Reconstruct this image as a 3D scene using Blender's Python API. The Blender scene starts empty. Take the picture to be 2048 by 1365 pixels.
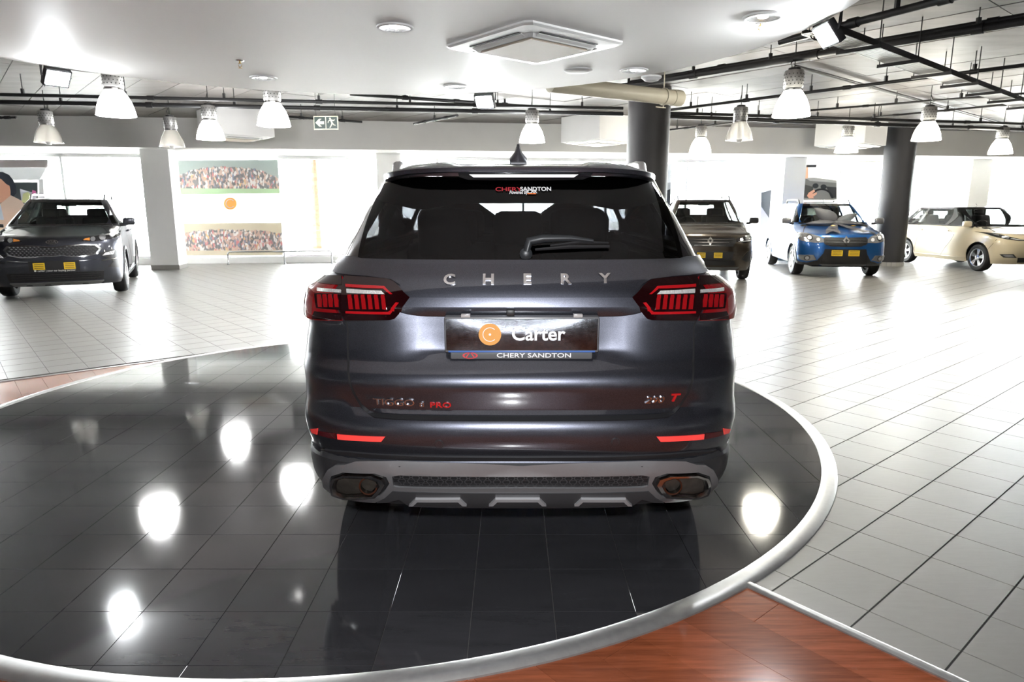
import bpy, bmesh, math, random
import numpy as np
from mathutils import Vector, Matrix
from mathutils.geometry import delaunay_2d_cdt
random.seed(7)
sc = bpy.context.scene
col = sc.collection
R = math.radians
# ------------------------------------------------------------------ camera, sky, flash, exposure
FPX, PITCH, CAMH = 1356.7, R(11.26), 1.48
cam = bpy.data.objects.new('camera', bpy.data.cameras.new('camera')); col.objects.link(cam)
cam.location = (0, 0, CAMH); cam.rotation_euler = (R(90) - PITCH, 0, 0)
cam.data.sensor_width = 36; cam.data.lens = FPX / 2048 * 36
cam.data.clip_start = .05; cam.data.clip_end = 300
cam.data.dof.use_dof = True; cam.data.dof.focus_distance = 2.75; cam.data.dof.aperture_fstop = 8
sc.camera = cam
world = bpy.data.worlds.new('World'); sc.world = world; world.use_nodes = True
world.node_tree.nodes['Background'].inputs[0].default_value = (.97, .985, 1, 1)
world.node_tree.nodes['Background'].inputs[1].default_value = 13.0
def area_light(name, loc, target, size, energy, colr=(1, 1, 1), spread=180):
    l = bpy.data.lights.new(name, 'AREA'); l.shape = 'DISK'; l.size = size; l.energy = energy; l.color = colr; l.spread = R(spread)
    o = bpy.data.objects.new(name, l); col.objects.link(o); o.location = loc
    o.rotation_euler = (Vector(target) - Vector(loc)).to_track_quat('-Z', 'Y').to_euler()
    return o
# the photographer's flash on top of the camera (its mirror images show on the spoiler and the plate)
area_light('camera_flash', (-.01, .06, 1.66), (.0, 2.6, .95), .09, 13.5, (.95, .97, 1))
sc.view_settings.view_transform = 'Standard'; sc.view_settings.look = 'None'
sc.view_settings.exposure = 2.8; sc.view_settings.gamma = 1; sc.view_settings.use_curve_mapping = False
sc.cycles.max_bounces = 8; sc.cycles.diffuse_bounces = 4; sc.cycles.glossy_bounces = 4
sc.cycles.transparent_max_bounces = 12; sc.cycles.transmission_bounces = 6
sc.cycles.sample_clamp_indirect = 6; sc.cycles.caustics_reflective = False; sc.cycles.caustics_refractive = False

# ------------------------------------------------------------------ measuring helpers (photo pixel -> place in the room)
def ray(px, py):
    x = (px - 1024) / FPX; y = (682.5 - py) / FPX
    return Vector((x, math.cos(PITCH) + y * math.sin(PITCH), -math.sin(PITCH) + y * math.cos(PITCH)))
def atz(px, py, z):
    r = ray(px, py); t = (z - CAMH) / r.z
    return Vector((r.x * t, r.y * t, z))
def aty(px, py, Y):
    r = ray(px, py); t = Y / r.y
    return Vector((r.x * t, Y, CAMH + r.z * t))

# ------------------------------------------------------------------ materials
MATS = {}
def mat(name, c=(.5, .5, .5), rough=.5, metal=0., coat=0., coatr=.03, emit=None, es=0., spec=.5, trans=0., noise=None, bump=None, alpha=1.):
    if name in MATS: return MATS[name]
    m = bpy.data.materials.new(name); m.use_nodes = True; MATS[name] = m
    nt = m.node_tree; b = nt.nodes['Principled BSDF']; I = b.inputs
    I['Base Color'].default_value = (*c, 1); I['Roughness'].default_value = rough; I['Metallic'].default_value = metal
    I['Coat Weight'].default_value = coat; I['Coat Roughness'].default_value = coatr; I['Specular IOR Level'].default_value = spec
    I['Transmission Weight'].default_value = trans; I['Alpha'].default_value = alpha
    if emit: I['Emission Color'].default_value = (*emit, 1); I['Emission Strength'].default_value = es
    tc = nt.nodes.new('ShaderNodeTexCoord')
    if noise:                                       # (scale, amount, roughness amount)
        n = nt.nodes.new('ShaderNodeTexNoise'); n.inputs['Scale'].default_value = noise[0]; n.inputs['Detail'].default_value = 6
        nt.links.new(tc.outputs['Object'], n.inputs['Vector'])
        r = nt.nodes.new('ShaderNodeMapRange'); r.inputs['To Min'].default_value = 1 - noise[1]; r.inputs['To Max'].default_value = 1 + noise[1]
        nt.links.new(n.outputs['Fac'], r.inputs['Value'])
        mx = nt.nodes.new('ShaderNodeMix'); mx.data_type = 'RGBA'; mx.blend_type = 'MULTIPLY'; mx.inputs['Factor'].default_value = 1
        mx.inputs['A'].default_value = (*c, 1); nt.links.new(r.outputs[0], mx.inputs['B']); nt.links.new(mx.outputs['Result'], I['Base Color'])
        if len(noise) > 2:
            r2 = nt.nodes.new('ShaderNodeMapRange'); r2.inputs['To Min'].default_value = max(0, rough - noise[2]); r2.inputs['To Max'].default_value = rough + noise[2]
            nt.links.new(n.outputs['Fac'], r2.inputs['Value']); nt.links.new(r2.outputs[0], I['Roughness'])
    if bump:                                        # (scale, strength)
        n = nt.nodes.new('ShaderNodeTexNoise'); n.inputs['Scale'].default_value = bump[0]; n.inputs['Detail'].default_value = 4
        nt.links.new(tc.outputs['Object'], n.inputs['Vector'])
        bp = nt.nodes.new('ShaderNodeBump'); bp.inputs['Strength'].default_value = bump[1]; bp.inputs['Distance'].default_value = .01
        nt.links.new(n.outputs['Fac'], bp.inputs['Height']); nt.links.new(bp.outputs[0], I['Normal'])
    return m
def glass_mat(name, tint=(1, 1, 1), refl=.9, rough=.0):
    if name in MATS: return MATS[name]
    m = bpy.data.materials.new(name); m.use_nodes = True; MATS[name] = m; nt = m.node_tree
    nt.nodes.clear(); out = nt.nodes.new('ShaderNodeOutputMaterial')
    t = nt.nodes.new('ShaderNodeBsdfTransparent'); t.inputs[0].default_value = (*tint, 1)
    g = nt.nodes.new('ShaderNodeBsdfGlossy'); g.inputs['Roughness'].default_value = rough; g.inputs[0].default_value = (refl, refl, refl, 1)
    f = nt.nodes.new('ShaderNodeFresnel'); gm = nt.nodes.new('ShaderNodeNewGeometry'); mr = nt.nodes.new('ShaderNodeMapRange'); mr.inputs['To Min'].default_value = 1.5; mr.inputs['To Max'].default_value = 1 / 1.5
    nt.links.new(gm.outputs['Backfacing'], mr.inputs['Value']); nt.links.new(mr.outputs[0], f.inputs[0])      # thin pane: same reflection from either face
    mx = nt.nodes.new('ShaderNodeMixShader'); nt.links.new(f.outputs[0], mx.inputs[0]); nt.links.new(t.outputs[0], mx.inputs[1]); nt.links.new(g.outputs[0], mx.inputs[2])
    nt.links.new(mx.outputs[0], out.inputs[0]); return m
def film_mat(name, c, tr=.5):                       # printed film on a window: part diffuse, part letting daylight through
    if name in MATS: return MATS[name]
    m = bpy.data.materials.new(name); m.use_nodes = True; MATS[name] = m; nt = m.node_tree
    nt.nodes.clear(); out = nt.nodes.new('ShaderNodeOutputMaterial')
    d = nt.nodes.new('ShaderNodeBsdfDiffuse'); t = nt.nodes.new('ShaderNodeBsdfTranslucent')
    d.inputs[0].default_value = (*c, 1); t.inputs[0].default_value = (*c, 1)
    mx = nt.nodes.new('ShaderNodeMixShader'); mx.inputs[0].default_value = tr
    nt.links.new(d.outputs[0], mx.inputs[1]); nt.links.new(t.outputs[0], mx.inputs[2]); nt.links.new(mx.outputs[0], out.inputs[0])
    return m

# ------------------------------------------------------------------ mesh helpers
class MB:
    def __init__(s): s.v = []; s.f = []
    def add(s, vs, fs):
        o = len(s.v); s.v += [tuple(v) for v in vs]; s.f += [tuple(i + o for i in f) for f in fs]; return s
    def box(s, c, d, rz=0, rx=0):
        M = Matrix.Translation(Vector(c)) @ Matrix.Rotation(rz, 4, 'Z') @ Matrix.Rotation(rx, 4, 'X')
        vs = [M @ Vector((x * d[0] / 2, y * d[1] / 2, z * d[2] / 2)) for x in (-1, 1) for y in (-1, 1) for z in (-1, 1)]
        return s.add(vs, [(0, 1, 3, 2), (4, 6, 7, 5), (0, 4, 5, 1), (2, 3, 7, 6), (0, 2, 6, 4), (1, 5, 7, 3)])
    def bbox(s, c, d, b=.01, rz=0, rx=0):           # box with chamfered edges
        bm = bmesh.new(); bmesh.ops.create_cube(bm, size=1)
        for v in bm.verts: v.co = Vector((v.co.x * d[0], v.co.y * d[1], v.co.z * d[2]))
        bmesh.ops.bevel(bm, geom=bm.edges[:], offset=min(b, min(d) * .49), segments=2, affect='EDGES', profile=.5)
        M = Matrix.Translation(Vector(c)) @ Matrix.Rotation(rz, 4, 'Z') @ Matrix.Rotation(rx, 4, 'X')
        bm.verts.index_update(); s.add([M @ v.co for v in bm.verts], [[v.index for v in f.verts] for f in bm.faces]); bm.free(); return s
    def tube(s, pts, r, n=10, cap=True):
        pts = [Vector(p) for p in pts]; rings = []
        rs = r if isinstance(r, (list, tuple)) else [r] * len(pts)
        for i, p in enumerate(pts):
            a = pts[max(0, i - 1)]; b = pts[min(len(pts) - 1, i + 1)]; t = (b - a).normalized()
            u = t.cross(Vector((0, 0, 1)));
            if u.length < 1e-3: u = t.cross(Vector((1, 0, 0)))
            u.normalize(); w = t.cross(u)
            rings.append([p + (u * math.cos(k * 2 * math.pi / n) + w * math.sin(k * 2 * math.pi / n)) * rs[i] for k in range(n)])
        vs = [v for rg in rings for v in rg]; fs = []
        for i in range(len(pts) - 1):
            for k in range(n): fs.append((i * n + k, (i + 1) * n + k, (i + 1) * n + (k + 1) % n, i * n + (k + 1) % n))
        if cap: fs += [tuple(range(n)), tuple((len(pts) - 1) * n + k for k in reversed(range(n)))]
        return s.add(vs, fs)
    def lathe(s, prof, n=32, c=(0, 0, 0), axis='Z'):
        vs = []; fs = []; c = Vector(c)
        for r, z in prof:
            for k in range(n):
                a = k * 2 * math.pi / n
                p = (r * math.cos(a), r * math.sin(a), z) if axis == 'Z' else ((z, r * math.cos(a), r * math.sin(a)) if axis == 'X' else (r * math.cos(a), z, r * math.sin(a)))
                vs.append(c + Vector(p))
        for i in range(len(prof) - 1):
            for k in range(n): fs.append((i * n + k, i * n + (k + 1) % n, (i + 1) * n + (k + 1) % n, (i + 1) * n + k))
        return s.add(vs, fs)
    def prism(s, poly, z0, z1, M=None):             # poly in xy, extruded in z
        n = len(poly); vs = [Vector((x, y, z0)) for x, y in poly] + [Vector((x, y, z1)) for x, y in poly]
        if M: vs = [M @ v for v in vs]
        return s.add(vs, [tuple(reversed(range(n))), tuple(range(n, 2 * n))] + [(i, (i + 1) % n, n + (i + 1) % n, n + i) for i in range(n)])
    def build(s, name, m, parent=None, smooth=None, origin=None, kind=None):
        me = bpy.data.meshes.new(name)
        vs = s.v
        if origin is not None: o_ = Vector(origin); vs = [tuple(Vector(v) - o_) for v in vs]
        me.from_pydata(vs, [], s.f); me.update()
        if m: me.materials.append(m)
        if smooth is not None:
            me.polygons.foreach_set('use_smooth', [True] * len(me.polygons)); me.set_sharp_from_angle(angle=R(smooth))
        o = bpy.data.objects.new(name, me); col.objects.link(o)
        if origin is not None: o.location = origin
        if parent: o.parent = parent
        if kind: o['kind'] = kind
        return o
def tag(o, label=None, cat=None, group=None, kind=None):
    if label: o['label'] = label
    if cat: o['category'] = cat
    if group: o['group'] = group
    if kind: o['kind'] = kind
    return o
def empty(name, loc=(0, 0, 0), rz=0):
    o = bpy.data.objects.new(name, None); col.objects.link(o); o.location = loc; o.rotation_euler = (0, 0, rz); o.empty_display_size = .1
    return o
def copy_tree(o, parent=None):
    c = o.copy(); col.objects.link(c); c.parent = parent
    for ch in o.children: copy_tree(ch, c)
    return c
def text_mesh(txt, size=1., bold=0., align='CENTER', sx=1., shear=0., spacing=1., depth=0.):
    cu = bpy.data.curves.new('t', 'FONT'); cu.body = txt; cu.size = size; cu.align_x = align; cu.align_y = 'CENTER'; cu.offset = bold * size
    cu.shear = shear; cu.space_character = spacing; cu.extrude = depth; cu.resolution_u = 4
    ob = bpy.data.objects.new('t', cu); col.objects.link(ob)
    dg = bpy.context.evaluated_depsgraph_get(); me = bpy.data.meshes.new_from_object(ob.evaluated_get(dg))
    vs = [(v.co.x * sx, v.co.y, v.co.z) for v in me.vertices]; fs = [tuple(p.vertices) for p in me.polygons]
    bpy.data.objects.remove(ob); bpy.data.curves.remove(cu); bpy.data.meshes.remove(me)
    return vs, fs
def clip_half(poly, n, d):                          # keep n.p >= d
    out = []
    for i, p in enumerate(poly):
        q = poly[(i + 1) % len(poly)]; a = n[0] * p[0] + n[1] * p[1] - d; b = n[0] * q[0] + n[1] * q[1] - d
        if a >= 0: out.append(p)
        if (a >= 0) != (b >= 0): t = a / (a - b); out.append((p[0] + (q[0] - p[0]) * t, p[1] + (q[1] - p[1]) * t))
    return out
def poly_area(p): return abs(sum(p[i][0] * p[(i + 1) % len(p)][1] - p[(i + 1) % len(p)][0] * p[i][1] for i in range(len(p)))) / 2

# ------------------------------------------------------------------ the setting: floor
E1 = (math.cos(R(40.1)), math.sin(R(40.1))); E2 = (math.sin(R(40.1)), -math.cos(R(40.1)))
TC = (-.89, 4.78); RIN, ROUT = 2.885, 2.965
A_STRIP, B_STRIP = 2.302, -7.14
def varied(name, c, rough, var, grain=None, coat=0, spec=.5, blotch=None, mottle=None):
    """surface whose tone changes a little from piece to piece (object random) with fine grain"""
    m = bpy.data.materials.new(name); m.use_nodes = True; nt = m.node_tree; b = nt.nodes['Principled BSDF']; I = b.inputs
    I['Roughness'].default_value = rough; I['Coat Weight'].default_value = coat; I['Coat Roughness'].default_value = .06; I['Specular IOR Level'].default_value = spec
    oi = nt.nodes.new('ShaderNodeObjectInfo'); tc = nt.nodes.new('ShaderNodeTexCoord'); gm = nt.nodes.new('ShaderNodeNewGeometry')
    mr = nt.nodes.new('ShaderNodeMapRange'); mr.inputs['To Min'].default_value = 1 - var; mr.inputs['To Max'].default_value = 1 + var
    nt.links.new(oi.outputs['Random'], mr.inputs['Value']); val = mr.outputs[0]
    if grain:
        mp = nt.nodes.new('ShaderNodeMapping'); mp.inputs['Scale'].default_value = grain[0]; mp.inputs['Rotation'].default_value = (0, 0, grain[2])
        n = nt.nodes.new('ShaderNodeTexNoise'); n.inputs['Scale'].default_value = 1; n.inputs['Detail'].default_value = 8; n.inputs['Roughness'].default_value = .65
        nt.links.new(gm.outputs['Position'], mp.inputs['Vector']); nt.links.new(mp.outputs[0], n.inputs['Vector'])
        g = nt.nodes.new('ShaderNodeMapRange'); g.inputs['From Min'].default_value = .25; g.inputs['From Max'].default_value = .75
        g.inputs['To Min'].default_value = 1 - grain[1]; g.inputs['To Max'].default_value = 1 + grain[1]
        nt.links.new(n.outputs['Fac'], g.inputs['Value'])
        mu = nt.nodes.new('ShaderNodeMath'); mu.operation = 'MULTIPLY'; nt.links.new(val, mu.inputs[0]); nt.links.new(g.outputs[0], mu.inputs[1]); val = mu.outputs[0]
    mx = nt.nodes.new('ShaderNodeMix'); mx.data_type = 'RGBA'; mx.blend_type = 'MULTIPLY'; mx.inputs['Factor'].default_value = 1
    mx.inputs['A'].default_value = (*c, 1); nt.links.new(val, mx.inputs['B']); colr = mx.outputs['Result']
    if blotch:                                       # scuffs and blotches: (scale, colour, low, high)
        n2 = nt.nodes.new('ShaderNodeTexNoise'); n2.inputs['Scale'].default_value = blotch[0]; n2.inputs['Detail'].default_value = 9; n2.inputs['Roughness'].default_value = .7
        nt.links.new(gm.outputs['Position'], n2.inputs['Vector'])
        s2 = nt.nodes.new('ShaderNodeMapRange'); s2.inputs['From Min'].default_value = blotch[2]; s2.inputs['From Max'].default_value = blotch[3]; s2.inputs['To Max'].default_value = blotch[4]
        nt.links.new(n2.outputs['Fac'], s2.inputs['Value'])
        m2 = nt.nodes.new('ShaderNodeMix'); m2.data_type = 'RGBA'; nt.links.new(s2.outputs[0], m2.inputs['Factor']); nt.links.new(colr, m2.inputs['A']); m2.inputs['B'].default_value = (*blotch[1], 1)
        colr = m2.outputs['Result']
    nt.links.new(colr, I['Base Color'])
    return m
M_LT = varied('pale_tile', (.225, .218, .202), .38, .05, ((9, 60, 9), .06, R(40)), spec=.5, blotch=(38, (.30, .28, .25), .66, .8, .35))
M_DK = varied('dark_tile', (.030, .030, .033), .075, .10, ((2.5, 14, 5), .22, R(12)), spec=.62, blotch=(9, (.10, .10, .105), .66, .82, .25))
M_WD = varied('plank_wood', (.26, .072, .030), .17, .16, ((3.2, 46, 8), .45, R(-49.9)), coat=.35, blotch=(11, (.36, .22, .17), .62, .85, .5))
M_GROUT = mat('grout', (.055, .053, .05), .8); M_ALU = mat('brushed_alu', (.36, .36, .35), .38, .7, noise=(40, .15, .1))
FX0, FX1, FY0, FY1 = -17., 18., -7., 25.
fl = MB().box(((FX0 + FX1) / 2, (FY0 + FY1) / 2, -.06), (FX1 - FX0, FY1 - FY0, .108)); floor = fl.build('floor', M_GROUT, kind='structure')
def add_piece(mb, poly, z0, z1, ch):                # slab with a small chamfer
    cx = sum(p[0] for p in poly) / len(poly); cy = sum(p[1] for p in poly) / len(poly); n = len(poly)
    def inset(p):
        dx, dy = cx - p[0], cy - p[1]; l = math.hypot(dx, dy) or 1; k = min(ch * 1.4, l * .4) / l; return (p[0] + dx * k, p[1] + dy * k)
    q = [inset(p) for p in poly]
    vs = [(x, y, z0) for x, y in poly] + [(x, y, z1 - ch * .6) for x, y in poly] + [(x, y, z1) for x, y in q]
    fs = [tuple(range(2 * n, 3 * n))]
    for i in range(n):
        j = (i + 1) % n; fs += [(i, j, n + j, n + i), (n + i, n + j, 2 * n + j, 2 * n + i)]
    mb.add(vs, fs)
S1, S2 = .3075, .302; OX, OY = 1.134, 2.511
full = MB(); J1, J2 = .0022, .0034
add_piece(full, [(-S1 / 2 + J1, -S2 / 2 + J2), (S1 / 2 - J1, -S2 / 2 + J2), (S1 / 2 - J1, S2 / 2 - J2), (-S1 / 2 + J1, S2 / 2 - J2)], -.006, 0, .0012)
tile_me = None
cands = []; rest = MB()
for i in range(-70, 90):
    for j in range(-90, 70):
        cx = OX + E1[0] * (i + .5) * S1 + E2[0] * (j + .5) * S2; cy = OY + E1[1] * (i + .5) * S1 + E2[1] * (j + .5) * S2
        if not (FX0 < cx < FX1 and -2 < cy < FY1): continue
        a = cx * E1[0] + cy * E1[1]; b = cx * E2[0] + cy * E2[1]
        if a < A_STRIP - .2 and b > B_STRIP - .2: continue
        if math.hypot(cx - TC[0], cy - TC[1]) < RIN - .25: continue
        poly = []
        for sx, sy in ((-1, -1), (1, -1), (1, 1), (-1, 1)):
            uu = sx * (S1 / 2 - J1); vv = sy * (S2 / 2 - J2); poly.append((cx + E1[0] * uu - E2[0] * vv, cy + E1[1] * uu - E2[1] * vv))
        part = False
        if a < A_STRIP + .3 and b > B_STRIP - .3:
            p1 = clip_half(poly, E1, A_STRIP + .012); p2 = clip_half(poly, (-E2[0], -E2[1]), -(B_STRIP - .012))
            keep = p1 if a > A_STRIP - .16 and len(p1) > 2 and b > B_STRIP else (p2 if len(p2) > 2 else p1)
            if len(keep) < 3 or poly_area(keep) < .002: continue
            part = poly_area(keep) < poly_area(poly) - 1e-4; poly = keep
        vis = cy > 1.5 and abs(cx) < .8 * cy and math.hypot(cx - TC[0], cy - TC[1]) > RIN - .05 and not (.0 < cx / cy < .24 and cy > 4) and not (-.22 < cx / cy < .02)
        cands.append(((cx * cx + cy * cy) if vis else 1e6 + cy, cx, cy, poly, part))
cands.sort(key=lambda c: c[0])
for k, (d, cx, cy, poly, part) in enumerate(cands):
    if k < 290 and d < 1e6:
        mb = MB(); add_piece(mb, [(x - cx, y - cy) for x, y in poly], -.006, 0, .0003)
        o = mb.build('tile', M_LT, floor); o.location = (cx, cy, 0)
    else: add_piece(rest, poly, -.006, 0, .0003)
o = rest.build('tile_field', M_LT, floor, kind='stuff')
# wood planks on the near side of the turntable
PW = .192; seen = 0; wrest = MB()
for k in range(0, 46):
    a1 = A_STRIP - .012 - k * PW; a0 = a1 - PW + .0015
    b = B_STRIP + .012 - (k * .47 % 1.2)
    while b < 9:
        b1 = b + 1.2; lo = max(b, B_STRIP + .012)
        if b1 - lo > .02:
            poly = [(E1[0] * aa + E2[0] * bb, E1[1] * aa + E2[1] * bb) for aa, bb in ((a0, lo), (a0, b1 - .0015), (a1, b1 - .0015), (a1, lo))]
            cx = sum(p[0] for p in poly) / 4; cy = sum(p[1] for p in poly) / 4
            if FX0 < cx < FX1 and FY0 < cy and math.hypot(cx - TC[0], cy - TC[1]) > 2.2:
                mb = MB(); add_piece(mb, [(x - cx, y - cy) for x, y in poly][::-1], -.006, -.0005, .0008)
                if cy > .2 and abs(cx) < 1.3 * cy + .8: o = mb.build('plank', M_WD, floor); o.location = (cx, cy, 0)
                else: add_piece(wrest, poly[::-1], -.006, -.0005, .0008)
        b = b1
wrest.build('plank_field', M_WD, floor, kind='stuff')
def strip(name, p, q, w, h):
    p, q = Vector((*p, 0)), Vector((*q, 0)); c = (p + q) / 2; L = (q - p).length; a = math.atan2(q.y - p.y, q.x - p.x)
    prof = [(-w / 2, -.004), (-w / 2, h * .45), (-w * .3, h * .9), (-w * .1, h), (w * .1, h), (w * .3, h * .9), (w / 2, h * .45), (w / 2, -.004)]
    vs = []; n = len(prof)
    for x in (-L / 2, L / 2): vs += [Vector((x, y, z)) for y, z in prof]
    M = Matrix.Translation(c) @ Matrix.Rotation(a, 4, 'Z')
    mb = MB().add([M @ v for v in vs], [(i, i + 1, n + i + 1, n + i) for i in range(n - 1)] + [tuple(range(n))[::-1], tuple(range(n, 2 * n))])
    return mb.build(name, M_ALU, smooth=40, origin=c, kind='structure')
P = lambda a, b: (E1[0] * a + E2[0] * b, E1[1] * a + E2[1] * b)
bs = (.952 * E2[0] + 2.443 * E2[1])
strip('trim_1', P(A_STRIP, bs - .02), P(A_STRIP, bs + 3.2), .042, .012)
strip('trim_2', P(-4.5, B_STRIP), P(2.1, B_STRIP), .03, .008)
# ------------------------------------------------------------------ turntable under the grey car
tt = empty('turntable', (TC[0], TC[1], 0)); tag(tt, 'round display turntable of glossy dark grey tiles with metal rim', 'turntable')
ang = [k * 2 * math.pi / 144 for k in range(144)]
MB().prism([(RIN * math.cos(a), RIN * math.sin(a)) for a in ang], -.005, .006).build('base', M_GROUT, tt)
rim = MB()
rim.lathe([(ROUT + .004, -.005), (ROUT + .002, .006), (ROUT - .012, .014), (ROUT - .035, .016), (RIN + .012, .016), (RIN, .0125), (RIN, -.005)], 144)
rim.build('rim', M_ALU, tt, smooth=45)
T1, T2 = .3032, .299; DX, DY = -.755, 1.9595
for i in range(-14, 14):
    for j in range(-4, 22):
        x0 = DX + i * T1; y0 = DY + j * T2
        poly = [(x0 + .0013 - TC[0], y0 + .0013 - TC[1]), (x0 + T1 - .0013 - TC[0], y0 + .0013 - TC[1]), (x0 + T1 - .0013 - TC[0], y0 + T2 - .0013 - TC[1]), (x0 + .0013 - TC[0], y0 + T2 - .0013 - TC[1])]
        rmax = max(math.hypot(*p) for p in poly)
        if min(math.hypot(*p) for p in poly) > RIN + .3: continue
        if rmax > RIN - .003:
            for a in ang:
                poly = clip_half(poly, (-math.cos(a), -math.sin(a)), -(RIN - .003))
                if len(poly) < 3: break
        if len(poly) < 3 or poly_area(poly) < .0006: continue
        cx = sum(p[0] for p in poly) / len(poly); cy = sum(p[1] for p in poly) / len(poly)
        mb = MB(); add_piece(mb, [(x - cx, y - cy) for x, y in poly], .005, .012, .0003)
        o = mb.build('tile', M_DK, tt); o.location = (cx, cy, 0)
# ------------------------------------------------------------------ the setting: walls, beam, windows, ceiling
WA = R(7.8); WD = Vector((math.cos(WA), math.sin(WA), 0)); WN = Vector((-math.sin(WA), math.cos(WA), 0)); W0 = Vector((0, 19.0, 0))
def onwin(px, py, off=0.):                           # pixel -> (along, height) on a plane parallel to the window line
    r = ray(px, py); t = ((W0 - Vector((0, 0, CAMH))).dot(WN) + off) / r.dot(WN); p = Vector((0, 0, CAMH)) + r * t
    return (p - W0).dot(WD), p.z
def wpt(s, off, z): return W0 + WD * s + WN * off + Vector((0, 0, z))
def wbox(s0, s1, o0, o1, z0, z1): return (wpt((s0 + s1) / 2, (o0 + o1) / 2, (z0 + z1) / 2), (s1 - s0, o1 - o0, z1 - z0))
M_WHITE = mat('white_wall_paint', (.90, .90, .89), .6, noise=(3, .03)); M_BEAM = mat('beam_paint', (.74, .735, .71), .65, noise=(2, .05))
M_FRAME = mat('white_frame', (.8, .8, .8), .4); M_DIM = mat('dim_wall', (.10, .098, .095), .7, noise=(1.5, .06))
M_BLACK = mat('black_plastic', (.012, .012, .013), .45); M_PIPE = mat('black_pipe', (.014, .014, .015), .5, noise=(20, .2))
def sbox(name, c, d, m, rz=0): return MB().box((0, 0, 0), d, rz).build(name, m, origin=(0, 0, 0), kind='structure'), c
def structbox(name, c, d, m, rz=0):
    o = MB().box((0, 0, 0), d, rz).build(name, m, kind='structure'); o.location = c; return o
structbox('beam', *wbox(-16, 19, -2.25, -1.95, 2.76, 3.45), M_BEAM, WA)
structbox('soffit', *wbox(-16, 19, -1.95, .5, 2.76, 2.86), M_WHITE, WA)
structbox('wall_left', (FX0 - .1, 5.5, 1.7), (.2, 25, 3.4), M_DIM)
structbox('wall_right', (FX1 + .1, 7, 1.7), (.2, 28, 3.4), M_DIM)
structbox('wall_behind', (.5, FY0 - .1, 1.7), (35, .2, 3.4), M_DIM)
# window wall: kerb, head and one window per bay
structbox('baseboard_window', *wbox(-16, 19, -.08, .12, 0, .15), M_WHITE, WA)
M_GLASS = glass_mat('window_glass', (.97, .985, .98))
bays = [(-16 + 2.33 * k, -16 + 2.33 * (k + 1)) for k in range(15)]
for n, (s0, s1) in enumerate(bays):
    mb = MB()
    for a, b, z0, z1 in ((s0, s0 + .03, .15, 2.76), (s1 - .03, s1, .15, 2.76), (s0, s1, .15, .20), (s0, s1, 2.68, 2.76)): mb.box(*wbox(a, b, -.03, .05, z0, z1), WA)
    f = mb.build('window_%d' % (n + 1), M_FRAME, kind='structure')
    MB().box(*wbox(s0 + .03, s1 - .03, .005, .013, .2, 2.68), WA).build('pane', M_GLASS, f)
# ground outside
M_OUT = mat('outside_paving', (.62, .60, .57), .8, noise=(.6, .08))
o = structbox('ground_outside', (0, 44, -.08), (120, 42, .05), M_OUT)
# square white columns with tiled feet
M_FOOT = mat('column_foot_tile', (.33, .32, .30), .4)
def sq_column(px, w, off, lab):
    s, _ = onwin(px, 500, off); p = wpt(s, off + w / 2, 0)
    e = empty('column', p, WA); tag(e, lab, 'column', 'white columns along the windows')
    MB().box((0, 0, 1.43), (w, w, 2.66)).build('shaft', M_WHITE, e)
    for k in range(2): MB().box(((k - .5) * (w + .02) * .5, -w / 2 - .005, .055), ((w + .02) * .49, .012, .11)).build('tile', M_FOOT, e)
    MB().box((0, .006, .05), (w + .02, w - .004, .1)).build('foot', M_FOOT, e)
sq_column(327, .62, -1.78, 'square white column left of the window with crowd pictures')
sq_column(783, .60, -1.2, 'square white column just left of the grey car roof')
sq_column(1578, .62, -1.2, 'square white column behind the blue car')
sq_column(1943, .62, -1.2, 'square white column behind the beige car')
# ------------------------------------------------------------------ ceilings
M_CEIL = varied('slab_paint', (.165, .15, .142), .55, .12, ((1.2, 6, 2), .22, R(-49.9)), spec=.3, blotch=(5, (.10, .095, .09), .60, .75, .6))  # irregular darker blotches over the slab panels
M_CDARK = mat('ceiling_joint', (.03, .03, .03), .8)
ceil = structbox('ceiling', (.5, 8.5, 3.47), (36, 32, .1), M_CDARK)
ceil.location = (0, 0, 0); ceil.data.transform(Matrix.Translation((.5, 8.5, 3.47)))
crest = MB(); PWc = .55; PLc = 2.4
for i in range(-20, 50):
    for j in range(-14, 12):
        a0 = i * PWc; b0 = j * PLc + (i % 2) * 0
        poly = [P(a0 + .005, b0 + .005), P(a0 + .005, b0 + PLc - .005), P(a0 + PWc - .005, b0 + PLc - .005), P(a0 + PWc - .005, b0 + .005)]
        cx = sum(p[0] for p in poly) / 4; cy = sum(p[1] for p in poly) / 4
        if not (FX0 < cx < FX1 and FY0 < cy < 18.5 + .137 * cx): continue
        mb = MB().prism([(x - cx, y - cy) for x, y in poly], 3.4 + random.uniform(-.004, .004), 3.425)
        if 5.5 < cy < 17.5 and abs(cx) < .86 * cy: o = mb.build('panel', M_CEIL, ceil); o.location = (cx, cy, 0)
        else: crest.add([(v[0] + cx, v[1] + cy, v[2]) for v in mb.v], mb.f)
crest.build('panel_field', M_CEIL, ceil, kind='stuff')
M_GYP = mat('gypsum', (.92, .91, .895), .55, noise=(1.1, .03)); DC = (-1.2, 4.4); DR = 3.22; DZ = 2.645
disc = MB().lathe([(0, DZ), (DR - .01, DZ), (DR, DZ + .01), (DR, 3.45)], 160).build('ceiling', M_GYP, smooth=35, kind='structure'); disc.location = (DC[0], DC[1], 0)
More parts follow.
